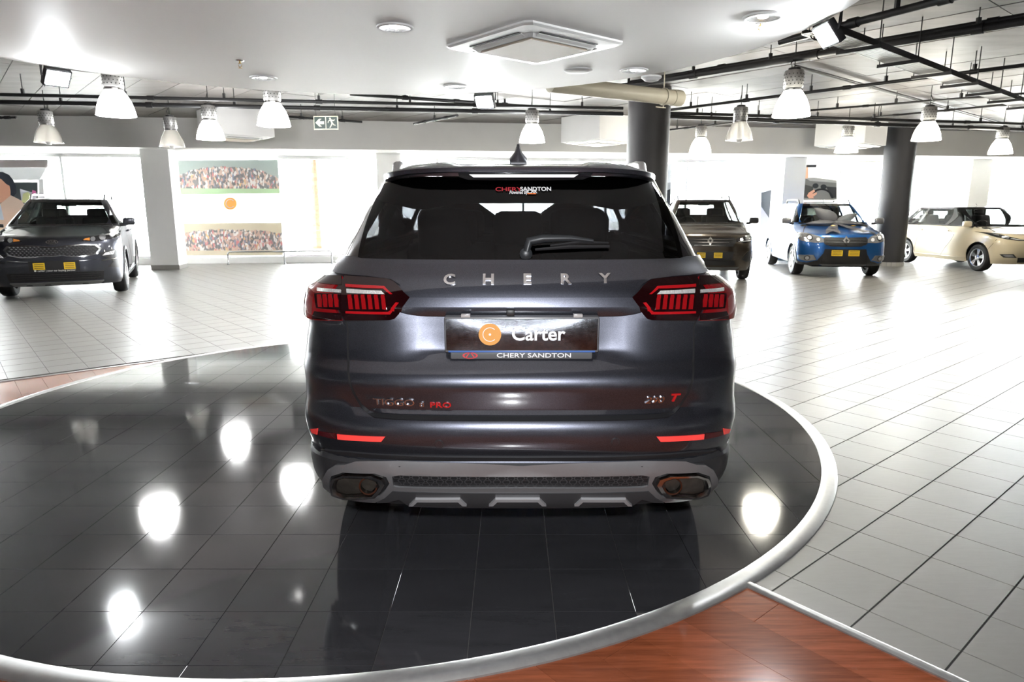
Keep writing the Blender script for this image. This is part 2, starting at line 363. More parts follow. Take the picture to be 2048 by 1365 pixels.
# air conditioning cassette in the round ceiling
M_AC = mat('ac_white', (.82, .82, .80), .35); M_ACG = mat('ac_grille_beige', (.42, .36, .28), .6, noise=(300, .25)); M_SLOT = mat('slot_dark', (.02, .02, .02), .6)
def cassette(name, loc, rz, S, label):
    e = empty(name, loc, rz); tag(e, label, 'air conditioner')
    mb = MB(); h = S / 2; c = .07
    def ring(hh, cc, z): return [(-hh + cc, -hh, z), (hh - cc, -hh, z), (hh, -hh + cc, z), (hh, hh - cc, z), (hh - cc, hh, z), (-hh + cc, hh, z), (-hh, hh - cc, z), (-hh, -hh + cc, z)]
    rs = [ring(h, c * .6, 0), ring(h, c * .6, -.012), ring(h - .02, c * .6, -.022), ring(h - .14, c * .4, -.03), ring(h - .17, c * .3, -.05), ring(h - .17, c * .3, -.045)]
    vs = [v for r_ in rs for v in r_]; fs = []
    for i in range(len(rs) - 1):
        for k in range(8): fs.append((i * 8 + k, i * 8 + (k + 1) % 8, (i + 1) * 8 + (k + 1) % 8, (i + 1) * 8 + k))
    fs.append(tuple((len(rs) - 1) * 8 + k for k in range(8)))
    mb.add(vs, fs).build('panel', M_AC, e)
    g = h - .20; MB().box((0, 0, -.051), (2 * g, 2 * g, .012)).build('intake_grille', M_ACG, e)
    for k in range(4):
        a = k * math.pi / 2; M = Matrix.Rotation(a, 4, 'Z')
        s = MB().box((0, 0, 0), (2 * h - .40, .022, .008)); s.v = [tuple(M @ (Vector(v) + Vector((0, -h + .105, -.028)))) for v in s.v]; s.build('air_slot', M_SLOT, e)
        s = MB().box((0, 0, 0), (2 * h - .42, .034, .006), rx=R(-18)); s.v = [tuple(M @ (Vector(v) + Vector((0, -h + .142, -.036)))) for v in s.v]; s.build('louvre', M_AC, e)
    return e
pc = (atz(888, 92, DZ) + atz(1252, 83, DZ)) / 2
cassette('ceiling_cassette', (pc.x, pc.y, DZ), R(-49.9), .95, 'white square air conditioning cassette set in the round white ceiling')
def ac_box(px, py, side, lab, lab2):
    zb = 2.86; p = atz(px, py, zb) + Vector((.0, side * .70, 0))
    o = MB().bbox((0, 0, (3.4 - zb) / 2), (side, side, 3.4 - zb), .01, R(40.1)).build('ceiling_bulkhead', M_WHITE); o.location = (p.x, p.y, zb); tag(o, lab, 'bulkhead')
    cassette('ceiling_cassette', (p.x, p.y, zb - .001), R(40.1), side * .9, lab2)
ac_box(440, 267, 1.15, 'white ceiling box left of the exit sign', 'air conditioning cassette under the white box left of the exit sign')
ac_box(1205, 278, 1.15, 'white ceiling box beside the nearer dark round column', 'air conditioning cassette under the box beside the nearer dark column')
ac_box(1735, 286, 1.15, 'white ceiling box at the farther dark round column', 'air conditioning cassette under the box at the farther dark column')
# recessed downlights, speaker, detector and sprinklers in the round ceiling
M_CHR = mat('chrome', (.75, .75, .76), .12, 1.); M_REFL = mat('faceted_reflector', (.8, .8, .82), .14, 1., bump=(60, .9)); M_LED = mat('downlight_bulb', (1, 1, 1), .3, emit=(1, .98, .95), es=2.5)
def downlight(px, py, lab, r=.105, lit=True):
    p = atz(px, py, DZ); e = empty('downlight', (p.x, p.y, DZ)); tag(e, lab, 'downlight', 'recessed downlights in the round ceiling')
    MB().lathe([(r + .018, 0), (r + .016, -.010), (r + .004, -.014), (r - .002, -.012), (r - .004, -.002)], 40).build('trim_ring', M_WHITE, e, smooth=50)
    prof = [(r - .003, -.010), (r * .8, -.006), (r * .55, -.003), (r * .3, -.001)]; MB().lathe(prof, 20).build('reflector', M_REFL, e)
    MB().lathe([(r * .32, -.001), (r * .3, -.006), (r * .2, -.009), (0.001, -.010)], 16).build('bulb', M_LED, e, smooth=60)
downlight(790, 54, 'round recessed downlight left of the ceiling cassette'); downlight(1526, 33, 'round recessed downlight beside the right floodlight')
downlight(1268, 140, 'round recessed downlight above the nearer dark column'); downlight(527, 155, 'round recessed downlight above the second hanging lamp from left')
downlight(912, 172, 'round recessed downlight beside the middle floodlight')
p = atz(1156, 140, DZ); o = MB().lathe([(.125, 0), (.125, -.006), (.11, -.014), (.06, -.017), (0.001, -.018)], 40).build('ceiling_speaker', mat('speaker_white', (.72, .72, .71), .6, noise=(400, .2)), smooth=50); o.location = p; tag(o, 'flat round speaker cover in the round white ceiling', 'speaker')
p = atz(1303, 153, DZ); e = empty('smoke_detector', p); tag(e, 'white dome smoke detector at the edge of the round ceiling', 'detector')
MB().lathe([(.092, 0), (.092, -.014), (.08, -.022)], 32).build('base', M_WHITE, e, smooth=40); MB().lathe([(.078, -.02), (.066, -.036), (.035, -.044), (.001, -.046)], 32).build('dome', M_WHITE, e, smooth=60)
M_BRASS = mat('brass', (.55, .40, .18), .3, 1.)
def sprinkler(px, py, z, lab):
    p = atz(px, py, z - .03) + Vector((0, 0, .03)); e = empty('sprinkler', p); tag(e, lab, 'sprinkler', 'fire sprinklers')
    MB().lathe([(.034, 0), (.032, -.006), (.012, -.008)], 24).build('rosette', M_CHR, e, smooth=40)
    MB().tube([(0, 0, 0), (0, 0, -.025)], .008).tube([(-.012, 0, -.02), (-.013, 0, -.04), (0, 0, -.055)], .003, 6).tube([(.012, 0, -.02), (.013, 0, -.04), (0, 0, -.055)], .003, 6).build('body', M_BRASS, e, smooth=40)
    MB().lathe([(.001, -.055), (.018, -.057), (.018, -.059), (.001, -.059)], 16).build('deflector', M_BRASS, e)
sprinkler(480, 129, DZ, 'small fire sprinkler on the round ceiling, left side'); sprinkler(1521, 55, DZ, 'small fire sprinkler below the right recessed downlight')
# ------------------------------------------------------------------ hanging high bay lamps
M_HOUS = mat('lamp_housing', (.36, .36, .35), .4, .5); M_HDOT = mat('lamp_slot', (.05, .05, .05), .6)
def lamp_glow(name, c, s):
    m = mat(name, (.9, .9, .88), .3, emit=c, es=s); return m
M_ONW = lamp_glow('lit_shade_warm', (1, .95, .82), 9.0); M_ONC = lamp_glow('lit_shade_cool', (1, 1, 1), 10.0)
def off_mat():
    m = bpy.data.materials.new('unlit_shade'); m.use_nodes = True; nt = m.node_tree; nt.nodes.clear(); out = nt.nodes.new('ShaderNodeOutputMaterial')
    tr = nt.nodes.new('ShaderNodeBsdfTransparent'); tr.inputs[0].default_value = (.95, .93, .9, 1); tl = nt.nodes.new('ShaderNodeBsdfTranslucent'); tl.inputs[0].default_value = (.85, .82, .77, 1)
    g = nt.nodes.new('ShaderNodeBsdfGlossy'); g.inputs['Roughness'].default_value = .15
    lw = nt.nodes.new('ShaderNodeLayerWeight'); lw.inputs[0].default_value = .35
    a = nt.nodes.new('ShaderNodeMixShader'); a.inputs[0].default_value = .6; nt.links.new(tr.outputs[0], a.inputs[1]); nt.links.new(tl.outputs[0], a.inputs[2])
    b = nt.nodes.new('ShaderNodeMixShader'); nt.links.new(lw.outputs['Facing'], b.inputs[0]); nt.links.new(a.outputs[0], b.inputs[1]); nt.links.new(g.outputs[0], b.inputs[2])
    nt.links.new(b.outputs[0], out.inputs[0]); return m
M_OFF = off_mat(); LZ = 2.54
def make_lamp(shade_mat, lit):
    e = empty('high_bay_lamp'); n = 40
    prof = [(.215, 0), (.218, .004), (.214, .012), (.205, .06), (.19, .12), (.168, .18), (.138, .235), (.11, .275), (.10, .29)]
    MB().lathe(prof, n).build('shade', shade_mat, e, smooth=60)
    MB().lathe([(.102, .285), (.108, .29), (.108, .31), (.100, .315)], n).build('collar', M_CHR, e, smooth=40)
    hs = MB().lathe([(.098, .312), (.112, .33), (.112, .50), (.105, .52), (.001, .525)], n).build('housing', M_HOUS, e, smooth=40)
    mb = MB()
    for r_ in range(4):
        for k in range(16):
            a = k * 2 * math.pi / 16 + r_ * .2; mb.box((.113 * math.cos(a), .113 * math.sin(a), .36 + r_ * .038), (.006, .012, .012), a)
    mb.build('vent_slot', M_HDOT, hs, kind='stuff')
    MB().lathe([(.07, .522), (.07, .55), (.03, .56), (.001, .56)], 24).tube([(0, 0, .55), (.0, 0, .62), (0, 0, .86)], .006, 6).tube([(.03, 0, .55), (.05, 0, .60), (.02, 0, .66), (0, 0, .72)], .006, 6).build('hook', M_BLACK, e, smooth=40)
    if not lit: MB().lathe([(.001, -.035), (.035, -.03), (.05, .0), (.05, .06), (.02, .2), (.015, .3)], 20).build('bulb', mat('frosted_bulb', (.8, .8, .78), .3), e, smooth=60)
    return e
protos = {}
lamp_list = [((233, 232), 'c', 'lit dome lamp hanging nearest on the left, below the left floodlight'), ((548, 252), 'c', 'lit dome lamp hanging just left of the exit sign'),
    ((422, 279), 'c', 'lit dome lamp in front of the left white ceiling box'), ((1064, 285), 'c', 'lit dome lamp hanging above the grey car roof fin'),
    ((1582, 233), 'w', 'largest lit dome lamp on the right, below the right floodlight'), ((1852, 281), 'w', 'lit dome lamp just right of the farther dark column'),
    ((1400, 306), 'w', 'lit dome lamp right of the nearer dark column'), ((1692, 305), 'w', 'lit dome lamp in front of the right white ceiling box'),
    ((2000, 308), 'w', 'lit dome lamp at far right above the beige car'), ((98, 286), 'o', 'unlit clear dome lamp at far left above the dark grey car'),
    ((345, 294), 'o', 'unlit clear dome lamp left of the left ceiling box'), ((1478, 281), 'o', 'unlit clear dome lamp above the brown car')]
for (px, k, lab) in lamp_list:
    if k not in protos: protos[k] = e = make_lamp({'c': M_ONC, 'w': M_ONW, 'o': M_OFF}[k], k != 'o')
    else: e = copy_tree(protos[k])
    p = atz(*px, LZ); e.location = (p.x, p.y, LZ); tag(e, lab, 'lamp', 'dome lamps hanging from the slab'); e.rotation_euler.z = px[0] * .01
# floodlights on the rim of the round ceiling
M_FLOOD = mat('flood_led', (1, 1, 1), .3, emit=(.93, .97, 1), es=60)
def floodlight(px, py, lab):
    z = 2.57; p = atz(px, py, z); d = Vector((p.x - DC[0], p.y - DC[1], 0)); d.normalize(); p = Vector((DC[0], DC[1], z)) + d * (DR + .03)
    e = empty('floodlight', p, math.atan2(-d.y, -d.x) - math.pi / 2); tag(e, lab, 'floodlight', 'floodlights on the rim of the round ceiling')   # local +y looks inward
    MB().bbox((0, 0, 0), (.21, .05, .16), .008, rx=R(-38)).build('housing', M_BLACK, e)
    M = Matrix.Rotation(R(-38), 4, 'X')
    mb = MB().box((0, .027, 0), (.175, .004, .125)); mb.v = [tuple(M @ Vector(v)) for v in mb.v]; mb.build('led_panel', M_FLOOD, e)
    MB().tube([(-.115, 0, 0), (-.115, -.01, .11), (.115, -.01, .11), (.115, 0, 0)], .008, 6).tube([(0, -.01, .11), (0, -.01, .20)], .01, 6).build('bracket', M_BLACK, e)
    MB().tube([(.05, -.03, -.02), (.08, -.05, -.08), (.1, -.04, -.02), (.09, -.03, .12)], .005, 6).build('cable', M_BLACK, e)
floodlight(180, 140, 'bright floodlight beside the nearest lamp on the left'); floodlight(1598, 66, 'bright floodlight at the end of the cable tray'); floodlight(944, 190, 'bright floodlight at the far rim of the round ceiling')
# ------------------------------------------------------------------ pipes, tray, duct
def hangers(mb, p, q, n, up):
    for k in range(n):
        c = p.lerp(q, (k + .5) / n); mb.tube([c, c + Vector((0, 0, up))], .006, 6); mb.box(c, (.05, .05, .07))
def pipe(pa, pb, z, r, lab, ext=0., nh=0, ends=False, cat='pipe', m=None):
    p, q = atz(*pa, z), atz(*pb, z); d = (q - p).normalized(); q = q + d * ext
    e = empty('ceiling_pipe', p); tag(e, lab, cat)
    MB().tube([Vector((0, 0, 0)), q - p], r, 10).build('tube', m or M_PIPE, e, smooth=40)
    for t in (.25, .5, .75):
        c = (q - p) * t; MB().tube([c - d * .05, c + d * .05], r * 1.35, 10).build('coupling', m or M_PIPE, e, smooth=40)
    for k in range(nh):
        mb = MB(); c = (q - p) * ((k + .5) / nh); mb.tube([c, c + Vector((0, 0, 3.41 - z))], .006, 6).box(c + Vector((0, 0, r + .03)), (.035, .035, .07)); mb.build('hanger', M_PIPE, e)
pipe((-60, 188), (1246, 217), 3.1, .026, 'upper black pipe running across below the slab, left half', 0, 7)
pipe((-60, 203), (1246, 228), 3.06, .034, 'thicker black pipe just below the upper one, left half', 0, 4)
pipe((1331, 226), (2110, 250), 3.1, .028, 'long black pipe running right from the nearer dark column', 0, 7)
pipe((1331, 233), (2110, 262), 3.03, .036, 'thick black pipe below the long one on the right', 0, 5)
pipe((1200, 180), (2060, 41), 3.2, .040, 'thick black pipe slanting over the nearest right lamp', 1.2, 6)
pipe((1262, 165), (2060, 30), 3.26, .028, 'thin black pipe alongside the thick slanting pipe', 1.2, 0)
pipe((1560, 84), (1930, -12), 3.12, .034, 'black pipe slanting above the cable tray end', 1.5, 4)
pipe((1331, 221), (2060, 129), 3.15, .024, 'black pipe slanting behind the nearest right lamp', 1.0, 6)
pipe((1319, 262), (1560, 236), 3.12, .02, 'thin black pipe above the brown car', 0, 3)
pipe((1619, 221), (2060, 186), 3.2, .018, 'thin black pipe crossing behind the cable tray', .5, 4)
pipe((1700, 239), (2060, 205), 3.2, .018, 'thin black pipe just above the farther dark column', .5, 3)
pipe((-40, 236), (33, 235), 3.0, .022, 'short black pipe stub at the far left', 0, 1)
pipe((560, 233), (724, 244), 3.15, .022, 'short black pipe behind the exit sign', 0, 2)
pipe((828, 248), (915, 231), 3.1, .022, 'short slanting black pipe stub left of the roof fin', 0, 1)
pipe((700, 188), (1100, 216), 3.3, .03, 'black pipe crossing behind the middle floodlight', 0, 2)
pipe((1585, 133), (2000, 248), 3.34, .016, 'grey lamp conduit running from the nearest right lamp', .5, 0, m=mat('grey_conduit', (.25, .25, .25), .5))
pipe((1592, 131), (2006, 246), 3.34, .012, 'thinner conduit alongside the grey lamp conduit', .5, 0)
def tray():
    p, q = atz(1632, 62, 3.0), atz(2048, 212, 3.0); d = (q - p).normalized(); q = q + d * 1.5; L = (q - p).length; a = math.atan2(d.y, d.x)
    e = empty('cable_tray', p, a); tag(e, 'galvanised perforated cable tray slanting away at upper right', 'cable tray'); m = mat('galvanised', (.42, .42, .41), .45, .7)
    for s in (-1, 1): MB().box((L / 2, s * .13, .02), (L, .006, .06)).build('side_rail', m if s > 0 else M_PIPE, e)
    mb = MB(); k = 0
    while k * .055 < L: mb.box((k * .055, 0, -.006), (.03, .254, .004)); k += 1
    mb.build('rung_field', m, e, kind='stuff')
    for k in range(7):
        x = .9 + k * 1.0; mb = MB().box((x, 0, -.03), (.035, .42, .035)).tube([(x, .19, -.03), (x, .19, .41)], .006, 6).tube([(x, -.19, -.03), (x, -.19, .41)], .006, 6); mb.build('hanger', M_PIPE, e)
    rnd = random.Random(3)
    for k in range(3): MB().tube([(0.05 + t * L * .95, .04 * k - .05 + .02 * math.sin(t * 9 + k), .012 + .004 * math.sin(t * 15 + k)) for t in np.linspace(0, 1, 24)], .008, 6).build('cable', M_PIPE, e, smooth=60)
    MB().tube([(.15 + .25 * t + .12 * math.sin(t * 25), .1, .05 + .08 * math.cos(t * 25)) for t in np.linspace(0, 1, 50)], .006, 6).build('cable', M_PIPE, e, smooth=60)
tray()
def duct():
    m = mat('duct_cream', (.52, .49, .40), .5, noise=(6, .06)); p, q = atz(1100, 168, 2.92), atz(1360, 197, 2.92)
    e = empty('duct_pipe', p); tag(e, 'cream round duct pipe ending in front of the nearer dark column', 'duct'); v = q - p; d = v.normalized()
    MB().tube([Vector((0, 0, 0)), v * .93, v * .93, v * 1.0], [.098, .098, .106, .106], 32).build('tube', m, e, smooth=40)
    MB().tube([v * .86 - d * .012, v * .86 + d * .012], .112, 24).tube([v * .86 + Vector((0, 0, .1)), v * .86 + Vector((0, 0, .48))], .008, 6).build('clamp', m, e)
    MB().tube([v * 1.0, v * 1.0 + d * .014], [.106, .098], 32).build('end_cap', m, e, smooth=40)
    MB().tube([v * .8 + Vector((0, 0, -.14)), v * .88 + Vector((0, 0, -.14))], .008, 6).tube([v * .86 + Vector((0, 0, -.1)), v * .86 + Vector((0, 0, -.14))], .008, 6).build('rod', m, e)
duct()
# round dark columns
M_COL = mat('charcoal_column', (.035, .034, .036), .6, noise=(3, .08))
def round_column(px, Y, r, lab):
    X = (px - 1024) / FPX * Y; X = aty(px, 420, Y).x; e = empty('round_column', (X, Y, 0)); tag(e, lab, 'column')
    MB().lathe([(r, .1), (r, 3.42)], 48).build('shaft', M_COL, e, smooth=60)
    n = 22
    for k in range(n):
        a = k * 2 * math.pi / n; t = MB().box((r * math.cos(a), r * math.sin(a), .05), (.02, 2 * math.pi * r / n - .006, .1), a); t.build('tile', mat('column_base_tile', (.45, .44, .41), .4), e)
    MB().lathe([(r - .004, 0), (r - .004, .1)], 48).build('base', M_GROUT, e)
round_column(1291, 11.9, .35, 'thick dark round column right behind the grey car'); round_column(1787, 17.3, .35, 'dark round column between the blue and the beige car')
# exit sign
def exit_sign():
    p = aty(652, 246, 11.0); e = empty('exit_sign', p, R(-3)); tag(e, 'green and cream exit sign with arrow and running figure', 'sign')
    mc = mat('sign_cream', (.72, .72, .58), .5); mg = mat('sign_green', (.003, .030, .021), .45); w, h = .385, .205
    MB().bbox((0, 0, 0), (w, .02, h), .004).build('plate', mc, e); M = Matrix.Rotation(R(90), 4, 'X')
    for s in (-1, 1): MB().box((s * .093, -.011, .002), (.172, .004, .175)).build('green_field', mg, e)
    M2 = Matrix.Translation((-.093, -.0135, .002)) @ M
    MB().prism([(-.07, 0), (-.01, .058), (.03, .058), (-.008, .022), (.068, .022), (.068, -.022), (-.008, -.022), (.03, -.058), (-.01, -.058)], 0, .003, M2).build('arrow', mc, e)
    M3 = Matrix.Translation((.093, -.0135, .002)) @ M; mb = MB()
    mb.prism([(-.022 + .014 * math.cos(a), .06 + .014 * math.sin(a)) for a in np.linspace(0, 6.28, 13)[:-1]], 0, .003, M3)
    def limb(a, b, w1, w2):
        a, b = Vector((*a, 0)), Vector((*b, 0)); t = (b - a).normalized(); n_ = Vector((-t.y, t.x, 0)); pl = [a + n_ * w1, a - n_ * w1, b - n_ * w2, b + n_ * w2]; mb.prism([(q.x, q.y) for q in pl][::-1], 0, .003, M3)
    for a, b, w1, w2 in (((-.012, .045), (.006, -.004), .013, .012), ((-.015, .042), (-.05, .022), .007, .006), ((-.05, .022), (-.055, -.006), .006, .005), ((0, .04), (.034, .028), .007, .006), ((.034, .028), (.048, .048), .006, .005),
                         ((.008, -.004), (-.006, -.04), .010, .008), ((-.006, -.04), (-.03, -.075), .008, .006), ((.008, -.002), (.034, -.034), .010, .008), ((.034, -.034), (.06, -.04), .007, .006)): limb(a, b, w1, w2)
    mb.build('running_figure', mc, e)
    for s in (-.15, .15): MB().tube([(s, 0, .1), (s, 0, 3.4 - p.z)], .003, 6).build('suspension_wire', M_PIPE, e)
exit_sign()
# ------------------------------------------------------------------ posters on the windows
def flat(name, pts, m, parent, base, off, th=.004):   # polygon given in photo pixels on the window plane
    mb = MB(); q = [onwin(*p, off) for p in pts]; A = [wpt(s, off, z) - base for s, z in q]; B = [v - WN * th for v in A]; n = len(A)
    mb.add(A + B, [tuple(range(n)), tuple(reversed(range(n, 2 * n)))] + [(i, n + i, n + (i + 1) % n, (i + 1) % n) for i in range(n)]); return mb.build(name, m, parent)
def crowd_mat(name, sky, ground, seed, spread):
    m = bpy.data.materials.new(name); m.use_nodes = True; nt = m.node_tree; nt.nodes.clear(); N = nt.nodes.new; L = nt.links.new
    out = N('ShaderNodeOutputMaterial'); tc = N('ShaderNodeTexCoord')
    vo = N('ShaderNodeTexVoronoi'); vo.inputs['Scale'].default_value = 1; mp = N('ShaderNodeMapping'); mp.inputs['Scale'].default_value = (26, 26, 14); mp.inputs['Location'].default_value = (seed, 0, 0)
    L(tc.outputs['Object'], mp.inputs['Vector']); L(mp.outputs[0], vo.inputs['Vector'])
    sep = N('ShaderNodeSeparateColor'); L(vo.outputs['Color'], sep.inputs[0])
    cr = N('ShaderNodeValToRGB'); cr.color_ramp.interpolation = 'CONSTANT'; els = cr.color_ramp.elements
    for k, (pos, c) in enumerate(((0, (.03, .03, .04)), (.2, (.55, .33, .25)), (.38, (.75, .72, .70)), (.55, (.10, .09, .10)), (.66, (.60, .40, .32)), (.76, (.12, .16, .30)), (.85, (.55, .08, .09)), (.91, (.80, .78, .76)), (.96, (.7, .42, .12)))):
        e = els[k] if k < 2 else els.new(pos); e.position = pos; e.color = (*c, 1)
    L(sep.outputs[0], cr.inputs[0])
    gen = N('ShaderNodeSeparateXYZ'); L(tc.outputs['Generated'], gen.inputs[0])
    # crowd silhouette: height band bulging in the middle
    nz = N('ShaderNodeTexNoise'); nz.inputs['Scale'].default_value = 9; L(tc.outputs['Object'], nz.inputs['Vector'])
    sm = N('ShaderNodeMath'); sm.operation = 'MULTIPLY_ADD'; L(gen.outputs[0], sm.inputs[0]); sm.inputs[1].default_value = 2; sm.inputs[2].default_value = -1
    pw = N('ShaderNodeMath'); pw.operation = 'POWER'; ab = N('ShaderNodeMath'); ab.operation = 'ABSOLUTE'; L(sm.outputs[0], ab.inputs[0]); L(ab.outputs[0], pw.inputs[0]); pw.inputs[1].default_value = 2.5
    hi = N('ShaderNodeMath'); hi.operation = 'MULTIPLY_ADD'; L(pw.outputs[0], hi.inputs[0]); hi.inputs[1].default_value = -spread; hi.inputs[2].default_value = .72
    h2 = N('ShaderNodeMath'); h2.operation = 'MULTIPLY_ADD'; L(nz.outputs[0], h2.inputs[0]); h2.inputs[1].default_value = .16; L(hi.outputs[0], h2.inputs[2])
    lt = N('ShaderNodeMath'); lt.operation = 'LESS_THAN'; L(gen.outputs[2], lt.inputs[0]); L(h2.outputs[0], lt.inputs[1])
    gt = N('ShaderNodeMath'); gt.operation = 'GREATER_THAN'; L(gen.outputs[2], gt.inputs[0]); gt.inputs[1].default_value = .17
    bg = N('ShaderNodeMix'); bg.data_type = 'RGBA'; L(gt.outputs[0], bg.inputs['Factor']); bg.inputs['A'].default_value = (*ground, 1); bg.inputs['B'].default_value = (*sky, 1)
    an = N('ShaderNodeMath'); an.operation = 'MULTIPLY'; L(lt.outputs[0], an.inputs[0]); L(gt.outputs[0], an.inputs[1])
    mx = N('ShaderNodeMix'); mx.data_type = 'RGBA'; L(an.outputs[0], mx.inputs['Factor']); L(bg.outputs['Result'], mx.inputs['A']); L(cr.outputs[0], mx.inputs['B'])
    pal = N('ShaderNodeMix'); pal.data_type = 'RGBA'; pal.inputs['Factor'].default_value = .3; L(mx.outputs['Result'], pal.inputs['A']); pal.inputs['B'].default_value = (.85, .85, .85, 1); mx = pal  # white blended into the print colours imitates backlight washing them out
    d = N('ShaderNodeBsdfDiffuse'); t = N('ShaderNodeBsdfTranslucent'); L(mx.outputs['Result'], d.inputs[0]); L(mx.outputs['Result'], t.inputs[0])
    ms = N('ShaderNodeMixShader'); ms.inputs[0].default_value = .3; L(d.outputs[0], ms.inputs[1]); L(t.outputs[0], ms.inputs[2]); L(ms.outputs[0], out.inputs[0]); return m
def crowd_poster():
    off = -.10; s, z = onwin(455, 512, off); base = wpt(s, off, .2); e = empty('window_poster', base); tag(e, 'tall white window poster with two crowd photographs and an orange disc', 'poster')
    flat('backing', [(346, 318), (356, 516), (568, 515), (556, 318)], film_mat('film_white', (.85, .85, .85), .55), e, base, off)
    flat('crowd_picture', [(348, 321), (352, 389), (560, 387), (555, 320)], crowd_mat('crowd_on_grass', (.30, .38, .36), (.38, .58, .30), 3, .35), e, base, off - .005)
    flat('crowd_picture', [(356, 447), (360, 512), (566, 511), (563, 446)], crowd_mat('crowd_on_sand', (.60, .53, .38), (.62, .55, .40), 11, .12), e, base, off - .005)
    mo = film_mat('film_orange', (.85, .48, .16), .25); c = (460.5, 407.5)
    flat('disc', [(c[0] + 13 * math.cos(a), c[1] + 12.5 * math.sin(a)) for a in np.linspace(0, 6.283, 33)[:-1]], mo, e, base, off - .005)
    arc = [(c[0] + r_ * math.cos(a), c[1] + r_ * math.sin(a)) for r_, rng in ((9.3, np.linspace(.7, 5.58, 20)), (7.6, np.linspace(5.58, .7, 20))) for a in rng]
    flat('letter_c', arc, film_mat('film_white', (.85, .85, .85), .55), e, base, off - .010)
crowd_poster()
def man_poster():
    off = -.10; s, z = onwin(40, 500, off); base = wpt(s, off, .2); e = empty('window_poster', base); tag(e, 'window poster of a smiling person in a pale jacket at far left', 'poster'); F = lambda n, pts, c, k, tr=.3: flat(n, pts, film_mat('film_' + n, c, tr), e, base, off - .005 * k)
    F('backing', [(-90, 319), (-84, 515), (112, 514), (96, 319)], (.80, .80, .80), 0)
    F('roof_print', [(-88, 320), (-88, 335), (94, 335), (95, 320)], (.33, .30, .31), 1); F('soffit_print', [(-88, 335), (-60, 360), (79, 360), (93, 336)], (.80, .82, .84), 1)
    F('shopfront_print', [(-60, 365), (-60, 390), (-60, 420), (76, 420), (75, 365)], (.10, .12, .13), 1); F('pillar_print', [(78, 359), (80, 430), (88, 430), (86, 359)], (.75, .76, .77), 2)
    F('hair_print', [(-22, 352), (-18, 345), (5, 344), (18, 350), (26, 360), (32, 372), (33, 386), (24, 398), (8, 392), (0, 366), (-16, 372)], (.06, .065, .085), 2)
    F('face_print', [(-26, 366), (-10, 356), (2, 358), (12, 368), (19, 372), (21, 382), (21, 392), (14, 402), (2, 406), (-14, 404), (-26, 392)], (.80, .45, .32), 3)
    F('jacket_print', [(-60, 450), (-50, 420), (-14, 406), (2, 407), (22, 391), (44, 402), (58, 425), (64, 470), (64, 512), (-60, 512)], (.82, .66, .56), 4); F('shirt_print', [(-12, 405), (1, 410), (8, 440), (-10, 440)], (.70, .78, .88), 5)
    F('bouquet_wrap_print', [(40, 378), (43, 402), (60, 412), (72, 400), (75, 386), (60, 384)], (.72, .72, .80), 5); F('bouquet_print', [(46, 388), (44, 404), (58, 410), (64, 392), (56, 384)], (.76, .78, .42), 6); F('flower_print', [(65, 380), (64, 390), (71, 390), (72, 383)], (.80, .22, .50), 6)
man_poster()
def interior_poster():
    off = -.10; s, z = onwin(1640, 500, off); base = wpt(s, off, .2); e = empty('window_poster', base); tag(e, 'window poster of a hand on a steering wheel above the blue car', 'poster'); F = lambda n, pts, c, k, tr=.3: flat(n, pts, film_mat('film2_' + n, c, tr), e, base, off - .005 * k)
    F('backing', [(1590, 328), (1590, 505), (1674, 505), (1676, 328)], (.74, .74, .70), 0)
    F('mirror_print', [(1608, 330), (1608, 335), (1632, 335), (1633, 330)], (.05, .05, .06), 1); F('brick_print', [(1600, 330), (1600, 358), (1616, 358), (1616, 330)], (.72, .42, .28), 1)
    F('dashboard_print', [(1597, 364), (1612, 357), (1673, 362), (1673, 400), (1597, 400)], (.22, .22, .22), 1); F('dashboard_top_print', [(1612, 357), (1625, 355), (1673, 361), (1673, 366), (1620, 362)], (.42, .42, .42), 2)
    F('cowl_print', [(1597, 366), (1626, 374), (1626, 382), (1618, 396), (1597, 396)], (.07, .07, .07), 2); F('wheel_side_print', [(1652, 373), (1673, 375), (1673, 396), (1662, 396)], (.05, .05, .055), 2)
    for c in ((1631, 372), (1647, 374)): F('vent_print', [(c[0] + 6 * math.cos(a), c[1] + 5 * math.sin(a)) for a in np.linspace(0, 6.28, 17)[:-1]], (.04, .045, .05), 3)
    arc = [(1643 + r_ * 1.05 * math.cos(a), 400 - r_ * math.sin(a)) for r_, rng in ((23, np.linspace(.15, 2.9, 22)), (19.5, np.linspace(2.9, .15, 22))) for a in rng]
    F('steering_wheel_print', arc, (.03, .03, .035), 4)
    F('hand_print', [(1614, 392), (1617, 386), (1628, 379), (1630, 383), (1624, 388), (1634, 385), (1633, 389), (1626, 394), (1628, 397), (1618, 397)], (.66, .36, .26), 5); F('face_print', [(1597, 360), (1600, 368), (1601, 385), (1597, 393)], (.72, .42, .30), 5)
interior_poster()
